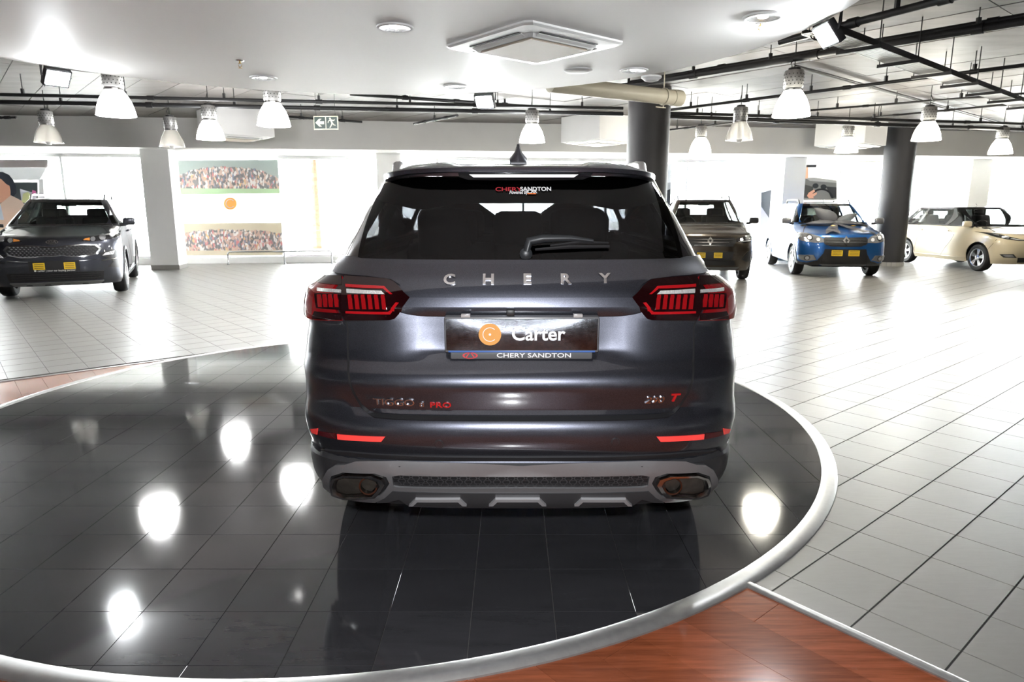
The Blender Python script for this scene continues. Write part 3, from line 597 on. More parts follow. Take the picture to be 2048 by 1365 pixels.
def side_poster(px0, px1, lab, dark):
    off = -.10; s, z = onwin((px0 + px1) / 2, 500, off); base = wpt(s, off, .2); e = empty('window_poster', base); tag(e, lab, 'poster'); w = px1 - px0; F = lambda n, pts, c, k, tr=.25: flat(n, [(px0 + a * w, b) for a, b in pts], film_mat('film3_' + n, c, tr), e, base, off - .005 * k)
    F('backing', [(0, 327), (-.12, 495), (.72, 492), (1, 327)], (.70, .72, .75), 0); F('sky_print', [(.02, 330), (0, 366), (.95, 364), (1, 330)], (.72, .75, .78), 1)
    F('window_line_print', [(0, 368), (-.02, 386), (.93, 378), (.95, 365)], (.40, .42, .46), 1); F('door_print', [(-.02, 386), (-.05, 420), (.6, 440), (.85, 425), (.92, 378)], (.06, .065, .075), 1)
    F('panel_print', [(-.06, 412), (-.08, 450), (.45, 468), (.6, 440)], (.22, .22, .27), 2); F('sill_print', [(-.09, 452), (-.1, 485), (.6, 492), (.4, 468)], (.30, .28, .33), 2)
side_poster(1523, 1552, 'narrow window poster of a car side between brown and blue cars', 1)
side_poster(1318, 1344, 'narrow window poster of a car detail right of the nearer dark column', 1)
# low tube railing
def railing():
    a = onwin(457, 529, -.55); b = onwin(664, 527, -.55); m = mat('rail_steel', (.55, .56, .57), .25, .8); base = wpt(a[0], -.55, 0); L = b[0] - a[0]
    e = empty('rail', base, WA); tag(e, 'low steel tube railing on the floor below the crowd poster', 'railing'); h = .33
    MB().tube([(0, 0, 0), (0, 0, h - .06), (.02, 0, h - .02), (.06, 0, h), (L - .06, 0, h), (L - .02, 0, h - .02), (L, 0, h - .06), (L, 0, 0)], .022, 10).build('tube', m, e, smooth=50)
    MB().tube([(L * .54, 0, 0), (L * .54, 0, h)], .02, 10).build('post', m, e, smooth=50)
    for x in (0, L * .54, L): MB().lathe([(.045, 0), (.045, .008), (.024, .012)], 20, (x, 0, 0)).build('flange', m, e)
railing()
# palm outside the glass
def palm():
    p = atz(638, 508, 0); p = aty(638, 480, 24.5); e = empty('palm_tree', (p.x, 24.5, -.05)); tag(e, 'palm tree outside the window left of the grey car', 'tree'); m = mat('palm_bark', (.35, .24, .16), .9, noise=(12, .4)); mb = MB(); n = 12
    prof = [(.28 + .05 * (k % 2) - .006 * k, k * .14) for k in range(40)]; mb.lathe(prof, n).build('trunk', m, e)
    rnd = random.Random(5); mg = mat('palm_leaf', (.12, .22, .07), .6)
    for k in range(14):
        a = k * 2.4; t = MB(); pts = []
        for j in range(8): u = j / 7; pts.append((math.cos(a) * 1.9 * u, math.sin(a) * 1.9 * u, 5.5 + 1.1 * math.sin(u * 2.6) * (.6 + .4 * rnd.random()) - 1.0 * u * u))
        sd = Vector((-math.sin(a), math.cos(a), 0)); vs = []
        for j, q in enumerate(pts): wdt = .26 * math.sin(.25 + j / 7 * 2.7); vs += [Vector(q) + sd * wdt - Vector((0, 0, .1)), Vector(q), Vector(q) - sd * wdt - Vector((0, 0, .1))]
        t.add(vs, [(3 * j + i, 3 * j + i + 1, 3 * j + i + 4, 3 * j + i + 3) for j in range(7) for i in range(2)]).build('frond', mg, e)
palm()
# ------------------------------------------------------------------ cars: every skin is a patch of one surface S(u, z)
def pchip(xs, ys, x):
    xs = np.array(xs, float); ys = np.array(ys, float); h = np.diff(xs); d = np.diff(ys) / h; m = np.zeros(len(xs))
    m[1:-1] = np.where(d[:-1] * d[1:] > 0, 2 * d[:-1] * d[1:] / np.where(np.abs(d[:-1] + d[1:]) < 1e-9, 1, d[:-1] + d[1:]), 0); m[0] = d[0]; m[-1] = d[-1]
    x = np.clip(x, xs[0], xs[-1]); k = np.clip(np.searchsorted(xs, x) - 1, 0, len(xs) - 2); t = (x - xs[k]) / h[k]
    return (2 * t**3 - 3 * t**2 + 1) * ys[k] + (t**3 - 2 * t**2 + t) * h[k] * m[k] + (-2 * t**3 + 3 * t**2) * ys[k + 1] + (t**3 - t**2) * h[k] * m[k + 1]
class Car:
    """horizontal slices: at height z the outline is a rear corner (u 0..1), a side (1..2) and a front corner (2..3); negative u mirrors"""
    def __init__(s, root, z, yr, yf, w, Lr, Lf, nr=3.4, nf=3.2, disp=None):
        s.root = root; s.nr = nr; s.nf = nf; s.disp = disp; s.z0, s.z1 = z[0], z[-1]; s.H = s.z1
        s.Z = np.linspace(z[0], z[-1], 700); s.T = [pchip(z, np.array(a) * np.ones(len(z)), s.Z) for a in (yr, yf, w, Lr, Lf)]
        dz = np.diff(s.Z); st = np.sqrt(dz**2 + np.maximum(np.abs(np.diff(s.T[0])), np.abs(np.diff(s.T[1])))**2 + np.diff(s.T[2])**2); s.A = np.concatenate([[0], np.cumsum(st)])
    def tab(s, z): return [np.interp(z, s.Z, a) for a in s.T]
    def arc(s, z): return np.interp(z, s.Z, s.A)
    def zarc(s, a): return np.interp(a, s.A, s.Z)
    def S0(s, u, z):
        u = np.asarray(u, float); z = np.asarray(z, float); u = np.where(u > 3, u - 6, u); sg = np.where(u < 0, -1., 1.); a = np.minimum(np.abs(u), 3)
        yr, yf, w, Lr, Lf = s.tab(z)
        def sup(t, n): ph = t * math.pi / 2; sn, cs = np.sin(ph), np.cos(ph); r = (np.abs(sn)**n + np.abs(cs)**n)**(-1 / n); return r * sn, r * cs
        xr, yc = sup(np.clip(a, 0, 1), s.nr); xf, yd = sup(np.clip(3 - a, 0, 1), s.nf); t = np.clip(a - 1, 0, 1); b = 1 + .012 * (1 - (2 * t - 1)**2)
        x = np.where(a < 1, w * xr, np.where(a > 2, w * xf, w * b)); y = np.where(a < 1, yr + Lr * (1 - yc), np.where(a > 2, yf - Lf * (1 - yd), yr + Lr + t * (yf - Lf - yr - Lr)))
        x = sg * x
        if s.disp is not None: y = y + np.where(a < 1.0, s.disp(x, z), 0)
        return np.stack([x, y, z], -1)
    def SN(s, u, z):
        e = 1e-3; p = s.S0(u, z); du = s.S0(np.asarray(u) + e, z) - s.S0(np.asarray(u) - e, z); zc = np.clip(z, s.z0 + 2e-3, s.z1 - 2e-3); dz = s.S0(u, zc + 2e-3) - s.S0(u, zc - 2e-3)
        n = np.cross(du, dz); n /= np.maximum(np.linalg.norm(n, axis=-1, keepdims=True), 1e-9); return p, n
    def ux(s, x, z, front=False):                     # front or rear view (x, z) -> u
        yr, yf, w, Lr, Lf = s.tab(z); n = s.nf if front else s.nr; g = min(abs(x) / w, .99999); c = (1 - g**n)**(1 / n); t = math.atan2(g, c) / (math.pi / 2)
        if front: return 3 - t if x >= 0 else 3 + t
        return t if x >= 0 else -t
    def uy(s, y, z, sg=1):                            # side view (y, z) -> u
        yr, yf, w, Lr, Lf = s.tab(z)
        if y < yr + Lr: c = min(max(1 - (y - yr) / Lr, 0), 1); g = (1 - c**s.nr)**(1 / s.nr); u = math.atan2(g, c) / (math.pi / 2)
        elif y > yf - Lf: c = min(max(1 - (yf - y) / Lf, 0), 1); g = (1 - c**s.nf)**(1 / s.nf); u = 3 - math.atan2(g, c) / (math.pi / 2)
        else: u = 1 + (y - yr - Lr) / (yf - Lf - yr - Lr)
        return sg * u
    def panel(s, name, poly, m, off=0., thick=.008, res=.05, holes=(), parent=None, smooth=40, resu=None, nomap=False):
        """poly: list of (u, z).  Triangulated with interior points, laid on the surface, given a rim"""
        KU = 1.3; resu = resu or res
        def dens(pl):
            out = []
            for i, p in enumerate(pl):
                q = pl[(i + 1) % len(pl)]; d = math.hypot((q[0] - p[0]) * KU, s.arc(q[1]) - s.arc(p[1])); k = max(1, int(d / res))
                out += [(p[0] + (q[0] - p[0]) * j / k, p[1] + (q[1] - p[1]) * j / k) for j in range(k)]
            return out
        loops = [[(u * KU, float(s.arc(z))) for u, z in dens(pl)] for pl in [poly] + list(holes)]
        pts = []; edges = []
        for lp in loops:
            o = len(pts); pts += lp; edges += [(o + i, o + (i + 1) % len(lp)) for i in range(len(lp))]
        B = np.array(pts)
        def inside(q):
            q = np.asarray(q); r = np.zeros(len(q), bool)
            for lp in loops:
                a = np.array(lp); b = np.roll(a, -1, 0)
                for (x1, y1), (x2, y2) in zip(a, b):
                    if y1 == y2: continue
                    c = ((y1 > q[:, 1]) != (y2 > q[:, 1])) & (q[:, 0] < (x2 - x1) * (q[:, 1] - y1) / (y2 - y1) + x1); r ^= c
            return r
        x0, y0 = B.min(0); x1, y1 = B.max(0); nx = max(2, int((x1 - x0) / (resu * KU)) + 1); ny = max(2, int((y1 - y0) / res) + 1)
        gx, gy = np.meshgrid(np.linspace(x0, x1, nx + 1)[1:-1], np.linspace(y0, y1, ny + 1)[1:-1]); G = np.stack([gx.ravel(), gy.ravel()], 1)
        if len(G):
            G = G[inside(G)]
            if len(G): keep = np.array([np.min((B[:, 0] - g[0])**2 + (B[:, 1] - g[1])**2) > (res * .4)**2 for g in G]); G = G[keep]
        allp = pts + [tuple(g) for g in G]
        vo, eo, fo, *_ = delaunay_2d_cdt([Vector(p) for p in allp], edges, [], 0, 1e-6)
        V = np.array([(v.x, v.y) for v in vo]); Fc = np.array([f for f in fo if len(f) == 3]); cen = V[Fc].mean(1); Fc = Fc[inside(cen)]
        a = V[Fc]; ar = (a[:, 1, 0] - a[:, 0, 0]) * (a[:, 2, 1] - a[:, 0, 1]) - (a[:, 2, 0] - a[:, 0, 0]) * (a[:, 1, 1] - a[:, 0, 1]); Fc[ar < 0] = Fc[ar < 0][:, ::-1]; Fc = Fc[np.abs(ar) > 1e-10]
        u = V[:, 0] / KU; z = s.zarc(V[:, 1]); p, n = s.SN(u, z); top = p + n * off; n0 = len(top); vs = [tuple(v) for v in top]; fs = [tuple(int(i) for i in f) for f in Fc]
        if thick:
            low = p + n * (off - thick); cnt = {}
            for f in fs:
                for i in range(3): cnt[(f[i], f[(i + 1) % 3])] = 1
            bd = [e for e in cnt if (e[1], e[0]) not in cnt]; idx = {}
            for e in bd:
                for k in e:
                    if k not in idx: idx[k] = len(vs); vs.append(tuple(low[k]))
            fs += [(e[1], e[0], idx[e[0]], idx[e[1]]) for e in bd]
        mb = MB(); mb.v = vs; mb.f = fs
        return mb.build(name, m, parent or s.root, smooth=smooth)
    def wrap(s, name, vs, fs, m, cx, cz, off, front=False, parent=None, sgn=1.):    # flat art (x, z, depth) laid on the surface
        out = []
        for x, z, d in vs:
            X = cx + x * sgn; Zz = cz + z; u = s.ux(X, Zz, front); p, n = s.SN(np.array([u]), np.array([Zz])); out.append(tuple(p[0] + n[0] * (off + d)))
        mb = MB(); mb.v = out; mb.f = [tuple(f) for f in fs]; return mb.build(name, m, parent or s.root)
    def roof(s, m, H, name='roof', dy=0.):
        us = np.concatenate([np.linspace(0, 1, 13), np.linspace(1, 2, 9)[1:], np.linspace(2, 3, 13)[1:]]); us = np.concatenate([us, -us[-2:0:-1]]); ring = s.S0(us, np.full(len(us), s.z1 - 1e-4)); y0, y1 = ring[:, 1].min(), ring[:, 1].max(); yc = (y0 + y1) / 2
        vs = []; fs = []; n = len(us); rr = [1, .985, .94, .85, .7, .5, .25]
        for r in rr: vs += [(x * r, yc + (y - yc) * r, s.z1 + (H - s.z1) * (1 - r**2.2)) for x, y, z in ring]
        vs.append((0, yc, H))
        for i in range(len(rr) - 1): fs += [(i * n + k, i * n + (k + 1) % n, (i + 1) * n + (k + 1) % n, (i + 1) * n + k) for k in range(n)]
        fs += [((len(rr) - 1) * n + k, (len(rr) - 1) * n + (k + 1) % n, len(vs) - 1) for k in range(n)]
        mb = MB(); mb.v = vs; mb.f = fs; return mb.build(name, m, s.root, smooth=50)
    def body(s, m, zb, arches, Ra, zw, name='body', z0=None, res=.06):
        z0 = z0 or s.z0; bot = []
        def side(sg):
            pts = []
            for yw in arches:                         # rear first
                for k in range(15):
                    a = math.pi - math.pi * k / 14; y = yw + Ra * math.cos(a); z = zw + Ra * math.sin(a) if 0 < k < 14 else z0
                    z = max(z, z0); pts.append((s.uy(y, z, sg), z))
            return pts
        R_ = side(1); L_ = side(-1)[::-1]
        poly = [(-3, z0)] + L_ + [(0, z0)] + R_ + [(3, z0), (3, zb), (0, zb), (-3, zb)]
        return s.panel(name, poly, m, 0, .012, res, smooth=45)
    def arch_trims(s, m, arches, R0, R1, zw, off=.012, z0=None):
        z0 = z0 or s.z0 + .01
        for yw in arches:
            for sg in (1, -1):
                def pt(r, a): y = yw + r * math.cos(a); z = max(zw + r * math.sin(a), z0); return (s.uy(y, z, sg), z)
                A = np.linspace(math.pi + .25, -.25, 22); poly = [pt(R0, a) for a in A] + [pt(R1, a) for a in A[::-1]]
                s.panel('arch_trim', poly if sg > 0 else poly[::-1], m, off, .016, .05)
def rot_wheel(root, x, y, r, wd, spokes, rim_m, style=0, name='wheel', dark=None):
    sg = 1 if x > 0 else -1; T = mat('tyre_rubber', (.018, .018, .018), .75); e = r * .66
    prof = [(e, -wd / 2 + .01), (e + .02, -wd / 2), (r - .03, -wd / 2 + .004), (r - .008, -wd / 2 + .025), (r, -wd / 4), (r, wd / 4), (r - .008, wd / 2 - .025), (r - .03, wd / 2 - .004), (e + .02, wd / 2), (e, wd / 2 - .01)]
    ty = MB().lathe(prof, 44, (0, 0, 0), 'X').build(name, T, root, smooth=35); ty.location = (x, y, r)
    rb = MB().lathe([(e, wd / 2 * sg), (e - .014, (wd / 2 - .004) * sg), (e - .02, (wd / 2 - .03) * sg), (e - .03, (-wd / 2 + .02) * sg)], 40, (0, 0, 0), 'X')
    rb.lathe([(.065, (wd / 2 - .035) * sg), (.062, (wd / 2 - .012) * sg), (.04, (wd / 2 - .006) * sg), (.001, (wd / 2 - .006) * sg)], 20, (0, 0, 0), 'X')
    for k in range(spokes):
        a = k * 2 * math.pi / spokes + .2
        for da in ((0,) if style == 0 else (-.13, .13)):
            w0, w1 = (.034, .046) if style == 0 else (.018, .026)
            P0 = lambda rr, off, dx: Vector((dx, rr * math.cos(a + da * rr / e) - off * math.sin(a + da), rr * math.sin(a + da * rr / e) + off * math.cos(a + da)))
            xo = (wd / 2 - .014) * sg; xi = (wd / 2 - .045) * sg
            vs = [P0(.05, -w0, xo), P0(.05, w0, xo), P0(e - .012, w1, xo), P0(e - .012, -w1, xo), P0(.05, -w0 * 1.2, xi), P0(.05, w0 * 1.2, xi), P0(e - .012, w1 * 1.3, xi), P0(e - .012, -w1 * 1.3, xi)]
            rb.add(vs, [(0, 1, 2, 3), (0, 4, 5, 1), (1, 5, 6, 2), (2, 6, 7, 3), (3, 7, 4, 0)])
    ri = rb.build('rim', rim_m, ty, smooth=35)
    MB().lathe([(e - .03, (-wd / 2 + .03) * sg), (.001, (-wd / 2 + .03) * sg)], 30, (0, 0, 0), 'X').lathe([(e * .8, .01 * sg), (.05, .012 * sg)], 30, (0, 0, 0), 'X').build('brake_disc', dark or mat('brake_dark', (.04, .04, .04), .5, .6), ty)
    return ty
def rounded(mb, c, d, b, rx=0): return mb.bbox(c, d, b, 0, rx)
def seat(root, x, y, z, m, w=.48, hr=True, ry=-12, flip=1):
    a = R(ry) * flip
    mb = MB(); mb.bbox((x, y, z), (w, .5, .16), .05); mb.bbox((x, y - .27 * flip, z + .36), (w, .13, .62), .055, 0, -a)
    s = mb.build('seat', m, root, smooth=50)
    if hr:
        h = MB().bbox((x, y - .37 * flip, z + .74), (.27, .10, .19), .045, 0, -a); h.tube([(x - .06, y - .36 * flip, z + .62), (x - .06, y - .37 * flip, z + .7)], .007, 6); h.tube([(x + .06, y - .36 * flip, z + .62), (x + .06, y - .37 * flip, z + .7)], .007, 6); h.build('headrest', m, s, smooth=50)
def steering(root, x, y, z):
    mb = MB(); n = 24; M = Matrix.Translation((x, y, z)) @ Matrix.Rotation(R(65), 4, 'X')
    mb.tube([M @ Vector((.185 * math.cos(a), .185 * math.sin(a), 0)) for a in np.linspace(0, 2 * math.pi, n + 1)], .014, 8, False); mb.bbox(M @ Vector((0, 0, -.01)), (.16, .10, .09), .02)
    mb.tube([M @ Vector((-.18, 0, 0)), M @ Vector((.18, 0, 0))], .014, 6); mb.build('steering_wheel', mat('interior_black', (.008, .008, .0085), .7), root, smooth=50)
def mirror(root, sg, x, y, z, m, d=(.20, .10, .135)):
    mb = MB().bbox((sg * (x + d[0] * .62), y, z), (d[0], d[1], d[2]), .04); o = mb.build('door_mirror', m, root, smooth=60)
    MB().tube([(sg * (x - .03), y - .01, z - .06), (sg * (x + .07), y, z - .05)], .028, 8).build('mirror_stem', M_BLACK, o, smooth=60)
    MB().bbox((sg * (x + d[0] * .62), y - d[1] / 2 - .001, z), (d[0] * .86, .004, d[2] * .8), .002).build('mirror_glass', M_CHR, o)
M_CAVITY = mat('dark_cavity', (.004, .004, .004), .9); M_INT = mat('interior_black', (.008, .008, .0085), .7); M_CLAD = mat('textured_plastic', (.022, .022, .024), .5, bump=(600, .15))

# ------------------------------------------------------------------ the grey car seen from behind
def metallic(name, c, rough=.36, metal=.75, flake=.0):
    m = mat(name, c, rough, metal, 1., .02); nt = m.node_tree; b = nt.nodes['Principled BSDF']
    if flake:
        tc = nt.nodes.new('ShaderNodeTexCoord'); v = nt.nodes.new('ShaderNodeTexVoronoi'); v.inputs['Scale'].default_value = 900; nt.links.new(tc.outputs['Object'], v.inputs['Vector'])
        r = nt.nodes.new('ShaderNodeMapRange'); r.inputs['To Min'].default_value = 1 - flake; r.inputs['To Max'].default_value = 1 + flake; s = nt.nodes.new('ShaderNodeSeparateColor'); nt.links.new(v.outputs['Color'], s.inputs[0]); nt.links.new(s.outputs[0], r.inputs['Value'])
        mx = nt.nodes.new('ShaderNodeMix'); mx.data_type = 'RGBA'; mx.blend_type = 'MULTIPLY'; mx.inputs['Factor'].default_value = 1; mx.inputs['A'].default_value = (*c, 1); nt.links.new(r.outputs[0], mx.inputs['B']); nt.links.new(mx.outputs['Result'], b.inputs['Base Color'])
    return m
M_GREY = metallic('graphite_paint', (.072, .075, .092), .33, .9, .25)
CX, CY0 = .033, 2.38
def slope(v): r = ray(1024, v); return -r.z / r.y
rear_rows = [(1010, .14), (1003, .105), (976, .06), (948, .035), (933, .030), (926, .050), (912, .020), (885, .000), (862, .002), (846, .008), (836, .016), (820, .022), (790, .024), (778, .023), (752, .040), (728, .075), (700, .092), (660, .104), (640, .110), (600, .126), (565, .155), (530, .215), (500, .262), (440, .352), (390, .428), (352, .492)]
zr_ = [CAMH - slope(v) * (CY0 + y) for v, y in rear_rows]; yr_ = [y for v, y in rear_rows]
sil = [(1000, 367), (990, 382), (971, 400), (962, 403), (910, 420), (897, 421), (852, 424), (813, 429), (765, 428), (733, 425), (713, 427), (684, 428), (636, 423), (614, 427), (590, 427), (570, 415), (550, 387), (529, 366), (482, 341), (432, 315), (388, 290), (358, 273), (346, 255)]
zs_, ws_ = [], []
for v, hw in sil:
    y = np.interp(v, [r_[0] for r_ in rear_rows][::-1], yr_[::-1]) + .30; Y = CY0 + y; r_ = ray(1024 + hw, v); t = Y / r_.y; zs_.append(CAMH + r_.z * t); ws_.append(r_.x * t - .004)
o_ = np.argsort(zs_); zs_ = np.array(zs_)[o_]; ws_ = np.array(ws_)[o_]
ZT = zr_[-1]; zk = sorted(set([round(z, 4) for z in zr_]))
LEN = 4.70
yr_k = np.interp(zk, zr_, yr_); w_k = pchip(zs_, ws_, zk)
yf_k = pchip([zk[0], .5, .8, .95, 1.02, 1.08, 1.14, 1.35, ZT], [LEN - .15, LEN, LEN - .03, LEN - .2, LEN - .6, LEN - 1.0, LEN - 1.25, LEN - 1.75, LEN - 2.15], zk)
zrec0, zrec1 = CAMH - slope(726) * (CY0 + .08), CAMH - slope(620) * (CY0 + .13)
ZGAP = CAMH - slope(839) * (CY0 + .014)
def recess(x, z):
    def ss(a, b, t): t = np.clip((t - a) / (b - a), 0, 1); return t * t * (3 - 2 * t)
    t = np.clip((z - zrec0) / (zrec1 - zrec0), -.5, 1.); hw = .36 + .06 * t
    return .018 * ss(hw + .10, hw - .09, np.abs(x)) * ss(zrec0 - .012, zrec0 + .045, z) * ss(zrec1 + .004, zrec1 - .004, z) + .034 * ss(.78, .60, np.abs(x)) * ss(ZGAP - .008, ZGAP + .016, z) * (1 - ss(ZGAP - .01, ZGAP + .15, z))
car = empty('grey_suv', (CX, CY0, 0)); tag(car, 'graphite grey SUV seen from behind, standing on the dark turntable', 'car')
C = Car(car, zk, yr_k, yf_k, w_k, .46, .6, 3.6, 3.2, recess)
def pz(px, py):                                       # photo pixel on the rear -> (u, z)
    y = .1
    for k in range(40):
        p = aty(px, py, CY0 + y); x = p.x - CX; z = min(max(p.z, C.z0 + 1e-4), C.z1 - 1e-4); yr, yf, w, Lr, Lf = C.tab(z); g = min(abs(x) / w, .9999); yn = float(yr + Lr * (1 - (1 - g**C.nr)**(1 / C.nr)) + recess(x, z)); y = .5 * y + .5 * yn
    return (C.ux(x, z), z)
def PX(pts, mirror_too=False):
    q = [pz(*p) for p in pts]
    return q + [(-u, z) for u, z in q[::-1]] if mirror_too else q
def MIR(q): return [(-u, z) for u, z in q[::-1]]
ZB = pz(1037, 531)[1]                                 # bottom of the rear glass = belt
zw = .37; WB = 2.71; yw_r = .98; yw_f = yw_r + WB
C.body(M_GREY, ZB + .02, (yw_r, yw_f), .40, zw, 'body', z0=C.z0 + .09, res=.035)
# greenhouse: dark pillars and side glass, rear glass, roof
M_TINT = glass_mat('privacy_glass', (.12, .125, .13), .6); M_GLOSSB = mat('gloss_black', (.006, .006, .007), .08, coat=1.)
gl = PX([(783, 529), (715, 514), (724, 470), (747, 405), (768, 367), (800, 357), (860, 352), (950, 349), (1036, 348)])
gl = gl + MIR(gl)
zt2 = C.z1 - .012
side_win = []
def sidewin(y0, y1, y2, y3, zlo, zhi): return [(C.uy(y0, zlo), zlo), (C.uy(y1, zlo), zlo), (C.uy(y2, zhi), zhi), (C.uy(y3, zhi), zhi)]
zl = ZB + .05; zh = C.z1 - .06
wins = [sidewin(.74, 1.22, 1.28, .98, zl + .02, zh), sidewin(1.32, 2.20, 2.20, 1.38, zl, zh), sidewin(2.30, 3.20, 2.62, 2.30, zl, zh)]
holes = [w_ for w_ in wins] + [MIR(w_) for w_ in wins] + [gl]
ws = [(C.ux(x, z, True), z) for x, z in ((.68, ZB + .03), (.50, zh), (-.50, zh), (-.68, ZB + .03))]
# the windscreen hole is cut by leaving the front of the pillar ring open
frame = [(-ws[0][0], ws[0][1])] + [(-3 + 3 - ws[0][0] + 0, ZB)] if False else None
uwl, uwh = ws[0][0], ws[1][0]
outer = [(-uwl, ZB), (0, ZB), (uwl, ZB), (uwh, C.z1 - .03), (uwh, C.z1), (0, C.z1), (-uwh, C.z1), (-uwh, C.z1 - .03)]
C.panel('pillar_frame', outer, M_GLOSSB, -.004, .02, .06, holes=holes)
C.panel('rear_window', gl, M_TINT, -.002, .004, .06)
fr = PX([(1036, 404), (930, 404), (880, 411), (850, 417), (823, 415), (799, 409), (752, 396), (768, 368), (800, 358), (860, 353), (950, 350), (1036, 349)]); fr = fr + MIR(fr)
C.panel('glass_frit', fr, M_CAVITY, -.008, .002, .05)
for w_ in wins: C.panel('side_window', w_, M_TINT, -.006, .004, .08); C.panel('side_window', MIR(w_), M_TINT, -.006, .004, .08)
C.panel('windscreen', [(uwl, ZB), (6 - uwl, ZB), (6 - uwh, C.z1 - .01), (uwh, C.z1 - .01)], glass_mat('car_glass', (.42, .48, .46), .9), -.004, .005, .08)
C.roof(M_GREY, C.z1 + .062)
# painted strips: rear quarter edge under the glass
up = PX([(1036, 531.5), (783, 531), (711, 515.5), (686, 509), (676, 530), (668, 547), (690, 551.5), (740, 556), (782, 561), (800, 571), (822, 596), (1036, 597)])
up = up + MIR(up)
gapm = mat('panel_gap', (.004, .004, .005), .6)
lowpts = [(1036, 621), (806, 620), (794, 634), (780, 641), (696, 643), (700, 700), (705, 766), (712, 784), (726, 806), (738, 822), (752, 829), (800, 832), (1036, 835)]
def grow(pts, c, k):
    return [(p[0] + (k if p[0] > c[0] else -k) * 0 + (p[0] - c[0]) / max(1e-6, math.hypot(p[0] - c[0], p[1] - c[1])) * k, p[1] + (p[1] - c[1]) / max(1e-6, math.hypot(p[0] - c[0], p[1] - c[1])) * k) for p in pts]
gap = PX([(1036, 617), (806, 618), (780, 636), (690, 637), (695, 702), (699.5, 768), (707, 788), (721, 811), (734, 828.5), (749, 836.5), (800, 840.5), (1036, 844)]); gap = gap + MIR(gap)
C.panel('tailgate_gap_shadow', gap, gapm, .0045, .012, .025)  # black panel gap, widened along the bottom to paint a shadow line
tg = C.panel('tailgate', up, M_GREY, .010, .016, .03, resu=.03)
low = PX(lowpts); low = low + MIR(low)
C.panel('tailgate_lower_skin', low, M_GREY, .010, .014, .025, resu=.03, parent=tg)
led = PX([(1036, 598.5), (823, 598), (812, 612), (806, 618.5), (1036, 619.5)]); led = led + MIR(led)
C.panel('ledge', led, M_GREY, .030, .045, .02, parent=tg)
# bumper: painted skin corner is the body; dark cladding, silver diffuser
clad = PX([(1036, 914), (890, 913), (800, 910), (700, 903), (650, 898), (640, 900)]); zc = clad[-1][1]
clad += [(-1.0, clad[-1][1] - .012), (C.uy(.60, zc - .02, -1), zc - .02), (C.uy(.60, C.z0 + .12, -1), C.z0 + .12), (-.75, C.z0 + .004), (0, C.z0 + .004)]
clad = clad + MIR(clad)
C.panel('lower_cladding', clad, M_CLAD, .006, .03, .04)
M_SILV = mat('satin_silver', (.21, .21, .215), .36, .5); M_RIB = mat('rib_highlight_silver', (.42, .42, .43), .35, .4); M_SATD = mat('satin_dark', (.055, .055, .058), .42, .3)
so = PX([(1036, 933.5), (900, 932), (800, 929), (715, 925), (676, 927), (661, 936), (653, 950), (651, 966), (655, 981), (666, 991), (690, 997), (752, 999), (768, 992), (782, 985), (800, 990), (812, 999.5), (830, 1003), (1036, 1006)])
so = so + MIR(so)
ex = PX([(663, 962), (668, 948), (690, 941), (752, 943), (775, 950), (781, 962), (772, 976), (760, 988), (690, 990), (668, 982)])
me_ = PX([(781, 949), (800, 946), (1036, 949.5)]); me2 = PX([(1036, 970.5), (800, 968), (787, 965)]); mesh_hole = me_ + MIR(me_) + [(-u, z) for u, z in me2[::-1]][::-1][::-1][::1][::-1][::-1] + me2 if False else None
band_t = PX([(1036, 949.5), (800, 946.5), (786, 949)]); band_b = PX([(789, 967), (800, 970), (1036, 971)]); band = band_t + band_b; band = band + MIR(band)
C.panel('diffuser_frame', so, M_SILV, .016, .025, .03, holes=[ex, MIR(ex), band])
low_plate = PX([(1036, 980), (800, 977), (788, 976), (772, 990), (756, 998), (775, 998), (800, 992), (815, 1002), (830, 1005), (1036, 1008)]); low_plate = low_plate + MIR(low_plate)
C.panel('diffuser_lower_plate', low_plate, M_SATD, .019, .012, .03)
for cxp in (878, 1036, ):  # brighter thin strips paint the highlights along the ribs' top edges
    w_ = [(cxp - 58, 1000), (cxp - 45, 987.5), (cxp + 43, 987.5), (cxp + 56, 1000), (cxp + 48, 1000), (cxp + 39, 992.5), (cxp - 41, 992.5), (cxp - 50, 1000)]; q = PX(w_); C.panel('rib_highlight', q, M_RIB, .030, .018, .03)
    if cxp == 878: C.panel('rib_highlight', MIR(q), M_RIB, .030, .018, .03)
C.panel('grille_backing', band, M_BLACK, .0075, .004, .04)
mb = MB(); zc0 = (pz(1036, 950)[1]); zc1 = pz(1036, 970)[1]; dzh = (zc0 - zc1) / 3.0
for rrow in range(3):
    for k in range(-13, 14):
        X = (k + .5 * (rrow % 2)) * .036; Zc = zc1 + dzh * (rrow + .5)
        if abs(X) > .47: continue
        h6 = [(.0175, 0), (.012, dzh * .46), (-.012, dzh * .46), (-.0175, 0), (-.012, -dzh * .46), (.012, -dzh * .46)]
        vs = []; ok = True
        for f_ in (1., .72):
            for dx, dz_ in h6:
                z = Zc + dz_ * f_; u = C.ux(X + dx * f_, z); p_, n_ = C.SN(np.array([u]), np.array([z])); vs.append(tuple(p_[0] + n_[0] * .0125))
        mb.add(vs, [(i, (i + 1) % 6, 6 + (i + 1) % 6, 6 + i) for i in range(6)])
mb.build('grille_mesh', M_SATD, car, kind='stuff')
